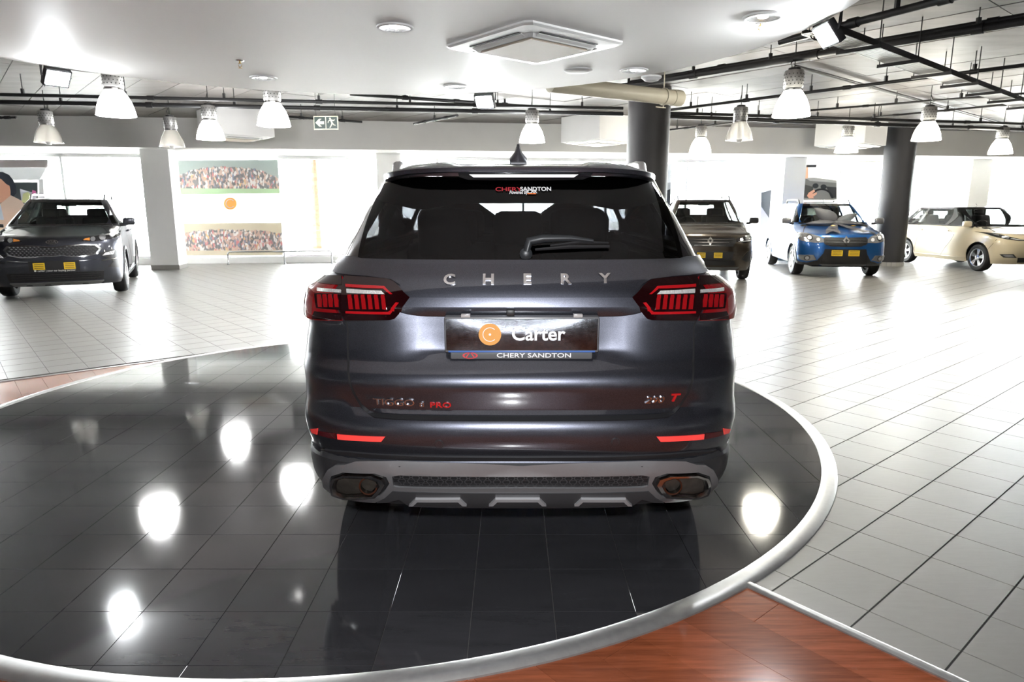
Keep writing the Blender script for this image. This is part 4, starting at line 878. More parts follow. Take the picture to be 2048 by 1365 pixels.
# exhaust tips
def exhaust(poly, name):
    C.panel('exhaust_recess', poly, M_BLACK, .0075, .004, .03)
    ins = lambda k: [(sum(p[0] for p in poly) / len(poly) * (1 - k) + p[0] * k, sum(p[1] for p in poly) / len(poly) * (1 - k) + p[1] * k) for p in poly]
    e_ = C.panel('exhaust_tip', ins(.88), M_CHR2, .026, .02, .02, holes=[ins(.76)])
    C.panel('inner_lip', ins(.77), M_CHR3, .014, .004, .02, holes=[ins(.66)], parent=e_); C.panel('bore', ins(.68), M_SOOT, .009, .002, .03, parent=e_)
    q = ins(.6); cu = sum(p[0] for p in q) / len(q); cz = sum(p[1] for p in q) / len(q); sgn = 1 if cu > 0 else -1
    p_, n_ = C.SN(np.array([cu - .04 * sgn]), np.array([cz + .008])); MB().lathe([(.034, 0), (.036, -.006), (.030, -.006), (.029, .02)], 24, tuple(p_[0] + n_[0] * .012), 'Y').build('pipe', M_CHR3, e_, smooth=40)
M_CHR2 = mat('dark_chrome', (.62, .60, .58), .14, 1.); M_CHR3 = mat('smoked_chrome', (.16, .15, .14), .22, 1.); M_SOOT = mat('sooty_metal', (.07, .062, .052), .4, .5, noise=(30, .5))
exhaust(ex, 'l'); exhaust(MIR(ex), 'r')
# tail lamps
M_LENSD = mat('lamp_smoked_red', (.008, .001, .0015), .06, coat=1.); M_RED = mat('lamp_red', (.24, .004, .006), .12, coat=1.); M_REDB = mat('lamp_red_bright', (.34, .005, .008), .10, coat=1.); M_CLR = mat('lamp_clear', (.62, .62, .60), .12, .4, coat=1., bump=(160, .6)); M_LENSO = mat('lamp_red_backlit', (.20, .004, .006), .07, coat=1.)
c1 = lambda x, y: (600 + x / 8.533, 520 + y / 8.533)
inner = [c1(790, 305), c1(1150, 325), c1(1520, 355), c1(1610, 395), c1(1700, 470), c1(1890, 655), c1(1780, 790), c1(1700, 930), c1(1620, 1015), c1(1540, 1030), c1(800, 1032)]
def lampset(f):
    b = C.panel('tail_lamp', f(PX(inner)), M_LENSD, .014, .02, .03)
    A = lambda nm, pts, m, k=0.0165: C.panel(nm, f(PX([c1(*p) for p in pts])), m, k, .004, .012, parent=b)
    A('light_strip', [(808, 452), (1460, 478), (1600, 605), (1560, 610), (1440, 520), (808, 500)], M_REDB)
    A('reversing_strip', [(825, 530), (1410, 555), (1470, 608), (830, 592)], M_CLR)
    for x in (850, 960, 1070, 1180, 1290, 1405): A('lamp_bar', [(x, 618), (x + 60, 618), (x + 72, 680), (x + 92, 850), (x + 24, 850), (x + 8, 690)], M_RED, .018)
    A('light_strip', [(815, 880), (1525, 893), (1650, 735), (1705, 740), (1555, 937), (815, 918)], M_REDB)
    zt_, zb_ = pz(*c1(600, 290))[1], pz(*c1(600, 1010))[1]; um = pz(*c1(765, 600))[0]
    uo = -1.0; o1 = pz(*c1(745, 308)); o2 = pz(*c1(740, 1036)); o3 = pz(*c1(420, 272)); o4 = pz(*c1(260, 1010))
    outr = [o1, o3, (uo + .06, o3[1] - .02), (uo - .005, o3[1] - .075), (C.uy(.62, o3[1] - .09, -1), o3[1] - .10), (C.uy(.60, o4[1] + .05, -1), o4[1] + .05), (uo - .005, o4[1] + .012), o4, o2]
    b2 = C.panel('tail_lamp', f(outr), M_LENSO, .014, .02, .03)  # redder lens colour stands in for daylight glowing through the outer edge
    A2 = lambda nm, pts, m, k=0.0165: C.panel(nm, f(PX([c1(*p) for p in pts])), m, k, .004, .012, parent=b2)
    A2('dark_band', [(300, 590), (735, 600), (735, 860), (330, 830)], M_LENSD, .0155); A2('dark_band', [(300, 880), (742, 915), (742, 1025), (260, 1000)], M_LENSD, .0155); A2('dark_band', [(430, 280), (742, 312), (742, 470), (360, 440)], M_LENSD, .0155)
    A2('reversing_strip', [(335, 515), (735, 545), (735, 590), (340, 565)], M_CLR)
    for x in (350, 440, 530, 625): A2('lamp_bar', [(x, 612), (x + 55, 612), (x + 75, 700), (x + 75, 815), (x + 20, 812)], M_RED, .018)
lampset(lambda q: q); lampset(MIR)
# reflectors and sensors in the bumper
M_REFLX = mat('red_reflector', (1., .07, .06), .25, coat=1.); M_REFD = mat('reflector_dark', (.05, .002, .004), .15, coat=1.)  # full-strength red of the lens stands in for returned flash
rl = PX([(675, 868.5), (771, 873.5), (763, 883.5), (676, 878.5)]); dk = PX([(637, 862), (672, 867), (673, 878.5), (636, 869.5)]); cn = PX([(622, 858), (636, 857), (635, 869), (625, 866)])
for f in (lambda q: q, MIR):
    b = C.panel('rear_reflector', f(dk), M_REFD, .003, .01, .03); C.panel('reflector_lens', f(rl), M_REFLX, .004, .01, .03, parent=b); C.panel('reflector_lens', f(cn), M_REFLX, .004, .01, .03, parent=b)
for px_ in ((878, 889), (1231, 885)):
    for r_, m_, k in ((.017, M_BLACK, .0015), (.014, M_GREY, .003)):
        u0, z0_ = pz(*px_); x0_ = float(C.S0(u0, z0_)[0]); q = [(C.ux(x0_ + r_ * math.cos(a), z0_ + r_ * math.sin(a)), z0_ + r_ * math.sin(a)) for a in np.linspace(0, 6.283, 25)[:-1]]; C.panel('parking_sensor', q, m_, k, .004, .02)
# lettering on the metal
def lettering(name, txt, px, h, m, sx, shear=0., spacing=1., bold=.0, depth=.002, par=None, off=.0125):
    u0, z0_ = pz(*px); x0_ = float(C.S0(u0, z0_)[0]); vs, fs = text_mesh(txt, h / .7, bold, 'CENTER', sx, shear, spacing, depth); C.wrap(name, vs, fs, m, x0_, z0_, off, parent=par or tg)
M_CHL = mat('badge_chrome', (.62, .61, .60), .2, 1.); M_BRED = mat('badge_red', (.45, .01, .012), .25, coat=1.)
for ch, px_ in zip('CHERY', ((899.5, 564), (977, 563.5), (1054, 563), (1130, 563), (1209, 562))): lettering('badge_letter', ch, px_, .031, M_CHL, 1.45, bold=.03, depth=.003)
lettering('model_badge', 'TIGGO', (790, 802), .028, M_CHL, 1.28, bold=.0, depth=.003, spacing=.95); lettering('model_badge', '8', (845, 806.5), .021, M_CHL, 1.35, depth=.003); lettering('model_badge', 'PRO', (882, 807.5), .021, M_BRED, 1.4, depth=.003, bold=.01)
lettering('engine_badge', '290', (1306, 797.5), .026, M_CHL, 1.25, .25, depth=.003, bold=.01); lettering('engine_badge', 'T', (1344, 793), .030, M_BRED, 1.3, .25, depth=.003, bold=.02)
# number plate holder
def plate():
    p = aty(1043.5, 669, CY0 + .105); e_ = empty('plate_holder', (p.x - CX, p.y - CY0, p.z)); e_.parent = car; e_['x'] = 1
    return p
pp = aty(1043.5, 669, CY0 + .072); tl_ = R(3)
kx = (pp.y * math.cos(PITCH) + (CAMH - pp.z) * math.sin(PITCH)) / FPX
W_ = 309 * kx; H_ = 74 * kx * 1.0
PM = Matrix.Translation((pp.x - CX, .072, pp.z)) @ Matrix.Rotation(tl_, 4, 'X')
def pbox(name, x, z, w, h, y0, y1, m, par=None, b=.003):
    mb = MB().bbox((x, (y0 + y1) / 2, z), (w, y1 - y0, h), b); mb.v = [tuple(PM @ Vector(v)) for v in mb.v]; return mb.build(name, m, par or car, smooth=40)
M_MIRR = mat('scratched_mirror_plate', (.17, .18, .20), .16, 1., noise=(60, .6, .1), bump=(420, .22))
hold = pbox('plate_holder', 0, 0, W_, H_, -.012, .03, mat('holder_plastic', (.10, .10, .105), .35), b=.008)
pbox('plate', 0, .002, W_ * .975, H_ * .86, -.0145, -.011, M_MIRR, hold, .001)
pbox('blue_lip', 0, -H_ * .455, W_ * .95, .006, -.0165, -.011, mat('blue_lip', (.06, .13, .36), .3), hold, .001)
pbox('dealer_strip', -.001, -H_ * .5 - .010, W_ * .925, .032, -.008, .02, mat('strip_grey', (.09, .095, .10), .35), hold, .006)
for x in (-.36, .36): pbox('clip', x * W_, H_ * .5 + .003, .034, .012, -.012, .01, mat('clear_clip', (.35, .33, .32), .2), hold, .002)
pbox('rear_camera', -.05 * W_ - .013, H_ * .5 + .016, .03, .022, -.022, .03, M_BLACK, None, .004)
def ptext(name, txt, x, z, h, m, sx, bold, y=-.0153, align='CENTER', par=None):
    vs, fs = text_mesh(txt, h / .7, bold, align, sx, 0, 1, .0003); mb = MB(); mb.v = [tuple(PM @ Vector((x + a, y - d, z + b_))) for a, b_, d in vs]; mb.f = fs; mb.build(name, m, par or hold)
M_PW = mat('print_white', (.70, .70, .70), .4); M_POR = mat('print_orange', (.60, .28, .07), .4); M_PRED = mat('print_red', (.50, .05, .06), .4)
sq = lambda x, y: ((x - 1017) / 1790 * W_, -(y - 405) / 385 * H_ * .93)
ptext('plate_word', 'Carter', *sq(1205, 396), .050, M_PW, 1.0, .02)
x_, z_ = sq(650, 397); rr_ = .0222
def pdisc(name, x, z, r0, r1, a0, a1, m, y, par):
    n = 40; A = np.linspace(a0, a1, n); vs = [PM @ Vector((x + r1 * math.cos(a), y, z + r1 * math.sin(a))) for a in A] + [PM @ Vector((x + r0 * math.cos(a), y, z + r0 * math.sin(a))) for a in A]
    MB().add(vs, [(i, n + i, n + i + 1, i + 1) for i in range(n - 1)]).build(name, m, par)
kd = W_ / 1790; pdisc('plate_disc', x_, z_, 0, 130 * kd, 0, 6.2832, M_POR, -.0152, hold); pdisc('plate_letter_c', x_ + .0, z_, 76 * kd, 84 * kd, .8, 5.5, M_PW, -.0158, hold); pdisc('plate_letter_c', x_, z_, 0, 14 * kd, 0, 6.28, M_PW, -.0158, hold)
sx_, sz_ = sq(1160, 660); sz_ = -H_ * .5 - .011
ptext('dealer_word', 'CHERY SANDTON', sx_, sz_, .0165, M_PW, 1.42, .012, -.0088)
lx, _ = sq(417, 660); n = 36
def ell(name, r0, r1, a0, a1):
    A = np.linspace(a0, a1, n); vs = [PM @ Vector((lx + 1.72 * r * math.cos(a), -.0088, sz_ + r * .74 * math.sin(a))) for r in (r1, r0) for a in A]; MB().add(vs, [(i, n + i, n + i + 1, i + 1) for i in range(n - 1)]).build(name, M_PRED, hold)
ell('dealer_emblem', .0125, .0165, 0, 6.2832)
for dx in (-1, 1):
    vs = [PM @ Vector((lx + dx * a, -.0088, sz_ + b_)) for a, b_ in ((.0, .012), (.004, .012), (.019, -.0085), (.013, -.0085))]; MB().add(vs, [(0, 1, 2, 3)]).build('dealer_emblem', M_PRED, hold)
# sticker on the rear glass
def glass_text(name, txt, px, h, m, sx, bold, shear=0.): lettering(name, txt, px, h, m, sx, shear, 1, bold, 0., par=car, off=.003)
glass_text('window_sticker', 'CHERY', (1017, 380), .0155, mat('sticker_red', (.40, .02, .03), .5), 1.55, .015); glass_text('window_sticker', 'SANDTON', (1071.5, 379.5), .0155, M_PW, 1.18, .03)
glass_text('window_sticker', 'Powered By', (1037, 386), .0135, M_PW, .78, .02, .15); glass_text('window_sticker', 'iCAR', (1063.5, 384.5), .0135, M_PW, 1.0, .03); q = PX([(1055, 387.5), (1072, 387.5), (1072, 389.5), (1055, 389.5)]); C.panel('window_sticker', q, mat('sticker_orange', (.75, .16, .02), .5), .003, 0, .03)
# spoiler with brake light
def spoiler():
    n = 56; vs = []; fs = []; K = 12
    for t in np.linspace(-1, 1, n):
        a = abs(t); X = t * .592; yb = float(C.S0(C.ux(X, C.z1 - .001), C.z1 - .001)[1]); yE = yb - .060 + .03 * a**8; vt = 334 + 3.0 * a**2 + 13.0 * a**6; vl = vt + 8 + 2 * a; fwd = 1 - .55 * a**5
        zt = CAMH - slope(vt) * (CY0 + yE); zl = CAMH - slope(vl) * (CY0 + yE); zu = min(C.z1 - .001, zl - .003); bump = .012 * np.clip((a - .44) / .07, 0, 1) * np.clip((.95 - a) / .2, 0, 1); rise = .034 * (1 - a**4)
        ring = [(yE + .34 * fwd, zt + rise * .9 + bump * .5), (yE + .24 * fwd, zt + rise * .80 + bump), (yE + .12 * fwd, zt + rise * .50 + bump), (yE + .04, zt + rise * .2 + bump * .6), (yE + .008, zt + .002), (yE, zt - .002), (yE + .002, (zt + zl) / 2), (yE + .004, zl), (yE + .014, zl - .002), (yE + .054, zl - .003), (yE + .058, zu), (yE + .34 * fwd, zu)]
        vs += [(X, y, z) for y, z in ring]
    for i in range(n - 1):
        for k in range(K): fs.append((i * K + k, i * K + (k + 1) % K, (i + 1) * K + (k + 1) % K, (i + 1) * K + k))
    fs += [tuple(range(K)), tuple((n - 1) * K + k for k in reversed(range(K)))]
    sp = MB().add(vs, fs).build('spoiler', M_GREY, car, smooth=40)
    def bar(nm, pts, y0, y1, m):
        A = [aty(px, v, CY0 + y0) for px, v in pts]; A = [Vector((p.x - CX, y0 + .10 * (p.x - CX)**2, p.z)) for p in A]; B = [p + Vector((0, y1 - y0, 0)) for p in A]; n_ = len(A); MB().add(A + B, [tuple(range(n_)), tuple(reversed(range(n_, 2 * n_)))] + [(i, n_ + i, n_ + (i + 1) % n_, (i + 1) % n_) for i in range(n_)]).build(nm, m, sp)
    bar('brake_light_housing', [(916, 346), (1156, 346), (1186, 346), (1182, 353), (1166, 359.5), (1100, 361), (975, 361), (936, 360), (918, 354)][::-1], .462, .52, M_GLOSSB)
    bar('brake_light', [(938, 349), (1157, 349), (1148, 355), (947, 355)][::-1], .459, .47, mat('brake_lens', (.92, .91, .90), .12, coat=1.))  # near-white lens colour paints in the glare of the flash
spoiler()
# roof fin, rails, wiper
def fin():
    p = aty(1036.5, 318, CY0 + .74); b = Vector((p.x - CX, .74, C.z1 + .058)); mb = MB(); secs = []
    for t, w0, h in ((0, .030, .014), (.025, .038, .060), (.05, .039, .094), (.09, .036, .080), (.15, .028, .045), (.21, .010, .006)):
        secs.append([(b.x - w0, b.y + t, b.z), (b.x - w0, b.y + t, b.z + h * .35), (b.x - w0 * .45, b.y + t, b.z + h * .62), (b.x - w0 * .14, b.y + t, b.z + h), (b.x + w0 * .14, b.y + t, b.z + h), (b.x + w0 * .45, b.y + t, b.z + h * .62), (b.x + w0, b.y + t, b.z + h * .35), (b.x + w0, b.y + t, b.z)])
    vs = [v for s_ in secs for v in s_]; k = 8; fs = [(i * k + j, i * k + (j + 1) % k, (i + 1) * k + (j + 1) % k, (i + 1) * k + j) for i in range(len(secs) - 1) for j in range(k)] + [tuple(reversed(range(k)))]
    f_ = mb.add(vs, fs).build('roof_fin', M_GREY, car, smooth=50)
    MB().bbox((b.x, b.y + .08, b.z + .006), (.078, .19, .014), .006).build('fin_base', mat('fin_grey', (.12, .125, .14), .4), f_)
fin()
for sg in (-1, 1):
    rx = .545; mb = MB(); zr0 = C.z1 + .012; mb.tube([(sg * rx, .68, zr0), (sg * rx, .74, zr0 + .042), (sg * rx, .86, zr0 + .052), (sg * (rx - .01), 2.3, zr0 + .058), (sg * (rx - .02), 2.44, zr0 + .045), (sg * (rx - .02), 2.5, zr0)], [.016, .02, .018, .018, .018, .016], 10); mb.build('roof_rail', mat('rail_silver', (.6, .6, .6), .28, .9), car, smooth=50)
def wiper():
    q = [pz(1052, 505), pz(1085, 488), pz(1140, 484), pz(1218, 491)]
    def P_(u, z, o): p_, n_ = C.SN(np.array([u]), np.array([z])); return tuple(p_[0] + n_[0] * o)
    b0 = pz(1052, 508); b1 = pz(1058, 492); b2 = pz(1085, 487.5); b3 = pz(1140, 486); b4 = pz(1185, 489)
    m = mat('wiper_plastic', (.016, .018, .02), .4)
    w_ = MB().tube([P_(*b0, .012), P_(*b1, .028), P_(*b2, .032), P_(*b3, .03), P_(*b4, .022)], [.014, .018, .017, .012, .007], 8).build('rear_wiper', m, car, smooth=60)
    pc = Vector(P_(*b0, .0)); MB().lathe([(.024, .004), (.024, -.012), (.012, -.02), (.001, -.02)], 20, tuple(pc), 'Y').build('wiper_pivot', m, w_, smooth=40)
    a = pz(1070, 502); c = pz(1218, 496); d_ = pz(1216, 490); MB().tube([P_(*a, .008), P_(*pz(1140, 497), .01), P_(*c, .008)], [.005, .008, .006], 6).tube([P_(*pz(1100, 496), .014), P_(*pz(1160, 490), .018), P_(*d_, .012)], [.004, .007, .004], 6).build('wiper_blade', M_BLACK, w_)
wiper()
# underside, wheels, cabin
MB().box((0, 2.45, .52), (1.30, 4.0, .30)).build('underbody', M_CAVITY, car)
M_RIMG = mat('alloy', (.5, .5, .5), .3, .9)
for x in (-.775, .775):
    for y in (yw_r, yw_f):
        w_ = rot_wheel(car, x, y, .365, .235, 5, M_RIMG, 1); w_.location.z = .382
C.arch_trims(M_CLAD, (yw_r, yw_f), .39, .45, zw + .012, z0=C.z0 + .1)
for sg in (1, -1): C.panel('sill_trim', [(C.uy(y, z, sg), z) for y, z in ((1.4, C.z0 + .05), (3.25, C.z0 + .05), (3.25, C.z0 + .15), (1.4, C.z0 + .15))][::sg], M_CLAD, .012, .02, .1)
MB().box((0, 2.3, ZB - .32), (1.5, 3.0, .05)).build('cabin_floor', M_INT, car)
for x in (-.36, .36): seat(car, x, 2.75, .62, M_INT, .50); seat(car, x, 1.75, .62, M_INT, .52)
seat(car, 0, 1.75, .62, M_INT, .30)
for hx in (-.40, .33): MB().bbox((hx, 1.36, 1.33), (.29, .10, .28), .05).tube([(hx - .07, 1.37, 1.1), (hx - .07, 1.36, 1.25)], .008, 6).tube([(hx + .07, 1.37, 1.1), (hx + .07, 1.36, 1.25)], .008, 6).build('headrest', M_INT, car, smooth=50)
MB().bbox((-.03, 1.50, 1.20), (.24, .10, .30), .05).build('headrest', M_INT, car, smooth=50)
MB().bbox((0, 3.42, ZB - .06), (1.4, .4, .26), .08).build('dashboard', M_INT, car, smooth=50); steering(car, .36, 3.15, ZB - .02)
MB().bbox((0, .62, ZB - .14), (1.2, .7, .05), .02).build('parcel_shelf', M_INT, car)
MB().bbox((0, 3.0, C.z1 - .06), (.24, .03, .07), .02).build('rear_view_mirror', M_BLACK, car)
for sg in (-1, 1): mirror(car, sg, .80, 3.15, ZB + .06, M_GREY)
# ------------------------------------------------------------------ the other cars, seen from the front
M_LAMPB = mat('headlamp_black', (.02, .02, .022), .12, coat=1.); M_LAMPC = mat('headlamp_clear', (.55, .56, .58), .10, .7, coat=1., bump=(25, .5)); M_DRL = mat('drl_white', (.85, .85, .86), .15, coat=1.)
M_YEL = mat('sticker_yellow', (.80, .52, .02), .5); M_YINK = mat('sticker_ink', (.20, .13, .01), .5); M_CARG = glass_mat('car_glass', (.42, .48, .46), .9); M_SIDEG = glass_mat('side_glass', (.22, .24, .235), .9)
M_AMB = mat('amber', (.75, .28, .06), .15, coat=1.)
def front_car(name, label, wheel_px, sidew, ang, paint, pillar, L, W, H, WB, FO, rw, zn, zc, yc, yrf, spokes=5, wstyle=0, rails=True, z0=.22, rim=None, zfix=0., trims=True, rear_slope=.45, seatc=None, roofm=None):
    """wheel_px: where the nearer front tyre meets the floor; ang: heading turned from straight at the camera"""
    fw = Vector((math.sin(ang), -math.cos(ang), 0)); rt = Vector((fw.y, -fw.x, 0))     # rt = car's own right
    p = atz(*wheel_px, 0.); ax = p - rt * sidew * (W / 2 - .10) ; org = ax - fw * (L - FO)
    root = empty(name, (org.x, org.y, 0), math.atan2(fw.y, fw.x) - math.pi / 2); tag(root, label, 'car')
    zt = H - .045; zm = lambda t: zc + (zt - zc) * t; yw = lambda t: yc + (yrf - yc) * t
    z = [z0, .32, .5, .7, zn - .12, zn - .04, zn, zn + (zc - zn) * .35, zn + (zc - zn) * .7, zc, zm(.12), zm(.35), zm(.6), zm(.85), zt]
    if z[4] < .72: z[3] = (z[2] + z[4]) / 2
    yf = [L - d for d in (.12, .04, 0, .008, .035, .075, .14, .14 + (yc - .14) * .36, .14 + (yc - .14) * .70, yc, yw(.14), yw(.38), yw(.63), yw(.86), yrf)]
    w = [W / 2 * k for k in (.93, .975, .995, 1, 1, .99, .98, .965, .95, .935, .905, .84, .775, .715, .67)]
    yr = [.14, .04, 0, .015, .03, .035, .04, .05, .06, .08, .08 + rear_slope * .06, .08 + rear_slope * .28, .08 + rear_slope * .55, .08 + rear_slope * .82, .08 + rear_slope]
    Lf = [.45, .5, .55, .58, .6, .6, .62, .66, .64, .52, .42, .38, .36, .36, .36]; Lr = [.5] * 10 + [.42, .4, .38, .36, .36]
    c = Car(root, z, yr, yf, w, Lr, Lf, 3.4, 3.0); yws = (L - FO - WB, L - FO)
    c.body(paint, zc + .004, yws, rw + .045, rw, 'body', z0=z0)
    # greenhouse
    zl, zh = zc + .035, zt - .045; yA = L - yc - .16; yAt = L - yrf - .16; yB = L * .5 + .02; yC = yB - .98; yD = .55
    sw = lambda a: [(c.uy(y, z_), z_) for y, z_ in a]
    wins = [sw([(yB + .05, zl), (yA, zl), (yAt, zh), (yB + .05, zh)]), sw([(yC + .05, zl), (yB - .05, zl), (yB - .05, zh), (yC + .10, zh)]), sw([(yD, zl + .03), (yC - .03, zl), (yC + .02, zh), (yD + .30, zh)])]
    rear = [(c.ux(x, z_), z_) for x, z_ in ((-.50 * W / 1.8, zl + .12), (.50 * W / 1.8, zl + .12), (.44 * W / 1.8, zh - .05), (-.44 * W / 1.8, zh - .05))]
    ul = c.ux(w[10] * .89, zc + .01, True); uh = c.ux(w[-1] * .86, zt - .02, True)
    outer = [(-ul, zc - .02), (0, zc - .02), (ul, zc - .02), (ul, zc + .01), (uh, zt - .02), (uh, zt), (0, zt), (-uh, zt), (-uh, zt - .02), (-ul, zc + .01)]
    c.panel('pillar_frame', outer, pillar, -.001, .02, .07, holes=wins + [MIR(w_) for w_ in wins] + [rear])
    c.panel('windscreen', [(ul, zc), (6 - ul, zc), (6 - uh, zt), (uh, zt)], M_CARG, -.004, .005, .09)
    c.panel('windscreen_band', [(uh, zt - .05), (6 - uh, zt - .05), (6 - uh, zt), (uh, zt)], M_GLOSSB, -.002, .004, .09); c.panel('windscreen_band', [(ul, zc - .004), (6 - ul, zc - .004), (6 - ul, zc + .035), (ul, zc + .035)], M_GLOSSB, -.001, .004, .09)
    for w_ in wins: c.panel('side_window', w_, M_SIDEG, -.005, .004, .1); c.panel('side_window', MIR(w_), M_SIDEG, -.005, .004, .1)
    c.panel('rear_window', rear, M_SIDEG, -.004, .004, .1); c.roof(roofm or paint, H)
    # trims, doors, handles, mirrors
    if trims: c.arch_trims(M_CLAD, yws, rw + .035, rw + .09, rw, z0=z0 + .02)
    for sg in (1, -1):
        f = (lambda q: q) if sg > 0 else MIR
        y0, y1 = yws[0] + rw + .06, yws[1] - rw - .06
        c.panel('sill_trim', f([(c.uy(y, z_), z_) for y, z_ in ((y0, z0), (y1, z0), (y1, z0 + .09), (y0, z0 + .09))]), M_CLAD if trims else paint, .012, .02, .1)
        for yd in (yA + .10, yB, yC + .02): c.panel('door_gap', f([(c.uy(y, z_), z_) for y, z_ in ((yd - .004, z0 + .1), (yd + .004, z0 + .1), (yd + .004, zc), (yd - .004, zc))]), gapm, .002, .003, .2)
        for yh in (yB + .12, yC + .16): c.panel('door_handle', f([(c.uy(y, z_), z_) for y, z_ in ((yh - .09, zc - .13), (yh + .07, zc - .13), (yh + .07, zc - .10), (yh - .09, zc - .10))]), paint, .03, .03, .1)
        mirror(root, sg, w[9] + .02, yA + .02, zc + .07, M_BLACK if name == 'brown_suv' else (M_SILV if name == 'blue_crossover' else paint))
        if rails:
            xr = w[-1] * .93; MB().tube([(sg * xr, yD + .35, zt), (sg * xr, yD + .42, H + .035), (sg * xr, yD + .6, H + .045), (sg * xr, yAt - .35, H + .045), (sg * xr, yAt - .15, H + .03), (sg * xr, yAt - .05, zt)], .018, 8).build('roof_rail', M_BLACK if name != 'dark_grey_suv' else mat('rail_silver', (.6, .6, .6), .28, .9), root, smooth=50)
    for x in (-1, 1):
        for y in yws: rot_wheel(root, x * (W / 2 - .115), y, rw, .215, spokes, rim or M_RIMG, wstyle)
    MB().box((0, L / 2, .36), (W - .62, L - .5, .30)).build('underbody', M_CAVITY, root)
    MB().box((0, L / 2 - .1, .55), (W - .3, WB - rw * 2 - .15, .06)).build('cabin_floor', M_INT, root)
    sm = seatc or M_INT
    for x in (-.36, .36): seat(root, x, L - yc - 1.05, .60, sm, .46); seat(root, x, L - yc - 1.95, .60, sm, .50)
    MB().bbox((0, L - yc - .12, zc - .09), (W * .8, .42, .17), .06).build('dashboard', M_INT, root, smooth=50); steering(root, .36, L - yc - .50, zc - .02)
    MB().bbox((0, L - yrf - .22, zt - .09), (.24, .03, .07), .02).build('rear_view_mirror', M_BLACK, root)
    MB().tube([(0, L - yrf - .3, H - .004), (0, L - yrf - .36, H + .05)], .006, 6).build('aerial', M_BLACK, root)
    def FV(pts): return [(c.ux(x, z_, True), z_) for x, z_ in pts]
    c.FV = FV; c.MF = lambda q: [(6 - u, z_) for u, z_ in q[::-1]]; c.L = L; c.W = W
    def both(nm, pts, m, off=.006, th=.02, res=.05, parent=None): return c.panel(nm, FV(pts), m, off, th, res, parent=parent), c.panel(nm, c.MF(FV(pts)), m, off, th, res, parent=parent)
    def mid(nm, half, m, off=.006, th=.02, res=.05, holes=(), parent=None): q = half + [(-x, z_) for x, z_ in half[::-1]]; return c.panel(nm, FV(q), m, off, th, res, holes=holes, parent=parent)
    c.both, c.mid = both, mid
    def disc(nm, x, z_, r, m, off, th=.01, n=20, parent=None): return c.panel(nm, FV([(x + r * math.cos(a), z_ + r * math.sin(a)) for a in np.linspace(0, 6.283, n + 1)[:-1]]), m, off, th, .03, parent=parent)
    c.disc = disc
    def stickers(zs, xc=.19, wd=.15, ht=.10, panel_half=None):
        b = mid('plate_panel', panel_half, M_BLACK, .022, .03)
        for sg in (-1, 1):
            q = [(sg * xc - wd / 2, zs - ht / 2), (sg * xc + wd / 2, zs - ht / 2), (sg * xc + wd / 2, zs + ht / 2), (sg * xc - wd / 2, zs + ht / 2)]; s_ = c.panel('plate_sticker', FV(q), M_YEL, .026, .004, .05, parent=b)
            for k in range(3): zz = zs + (k - 1) * ht * .27; c.panel('sticker_line', FV([(sg * xc - wd * .4, zz - .005), (sg * xc + wd * .4, zz - .005), (sg * xc + wd * .4, zz + .005), (sg * xc - wd * .4, zz + .005)]), M_YINK, .0275, .001, .05, parent=s_)
        return b
    c.stickers = stickers
    c.org, c.fw = org, fw
    return c
def badge_diamond(c, z, h):
    w = h * .38; o = [(w, z), (0, z + h / 2), (-w, z), (0, z - h / 2)]; i_ = [(w * .42, z), (0, z + h * .22), (-w * .42, z), (0, z - h * .22)]
    c.panel('front_emblem', c.FV(o), M_CHR, .035, .02, .02, holes=[c.FV(i_)])
# --- dark grey SUV at far left
M_DKG = metallic('charcoal_paint', (.055, .058, .072), .34, .8)
c = front_car('dark_grey_suv', 'dark charcoal SUV facing the room at far left', (246, 582.4), -1, R(25), M_DKG, M_DKG, 4.48, 1.855, 1.645, 2.67, .91, .355, 1.0, 1.14, 1.16, 1.98, 5, 1)
hl, hr = c.both('headlamp', [(.40, .935), (.58, .92), (.80, .95), (.915, 1.02), (.90, 1.075), (.70, 1.03), (.50, .975)], M_LAMPB)
for sg, par in ((1, hl), (-1, hr)):
    for x, z_, r_, m_ in ((.55, .948, .034, M_LAMPC), (.68, .972, .044, M_LAMPC), (.81, 1.015, .040, M_DRL)): c.disc('projector', sg * x, z_, r_, m_, .016, .012, parent=par)
    q = [(sg * .42, .937), (sg * .51, .928), (sg * .51, .970), (sg * .44, .955)]; c.panel('indicator', c.FV(q if sg > 0 else q[::-1]), M_AMB, .014, .006, .03, parent=par)
gh = [(0, .835), (.16, .86), (.42, .875), (.60, .865), (.655, .80), (.60, .715), (.42, .675), (.24, .68), (.12, .70), (0, .69)]
gi = [(x * .95, .772 + (z_ - .772) * .82) for x, z_ in gh]
full = lambda h_: h_ + [(-x, z_) for x, z_ in h_[::-1] if x != 0]
fullh = lambda h_: [p for p in h_] + [(-x, z_) for x, z_ in h_[-2:0:-1]]
c.panel('grille_surround', c.FV(fullh(gh)), M_CHR, .020, .025, .05, holes=[c.FV(fullh(gi))]); gb = c.panel('grille', c.FV(fullh(gi)), M_BLACK, .008, .004, .05)
mb = MB()
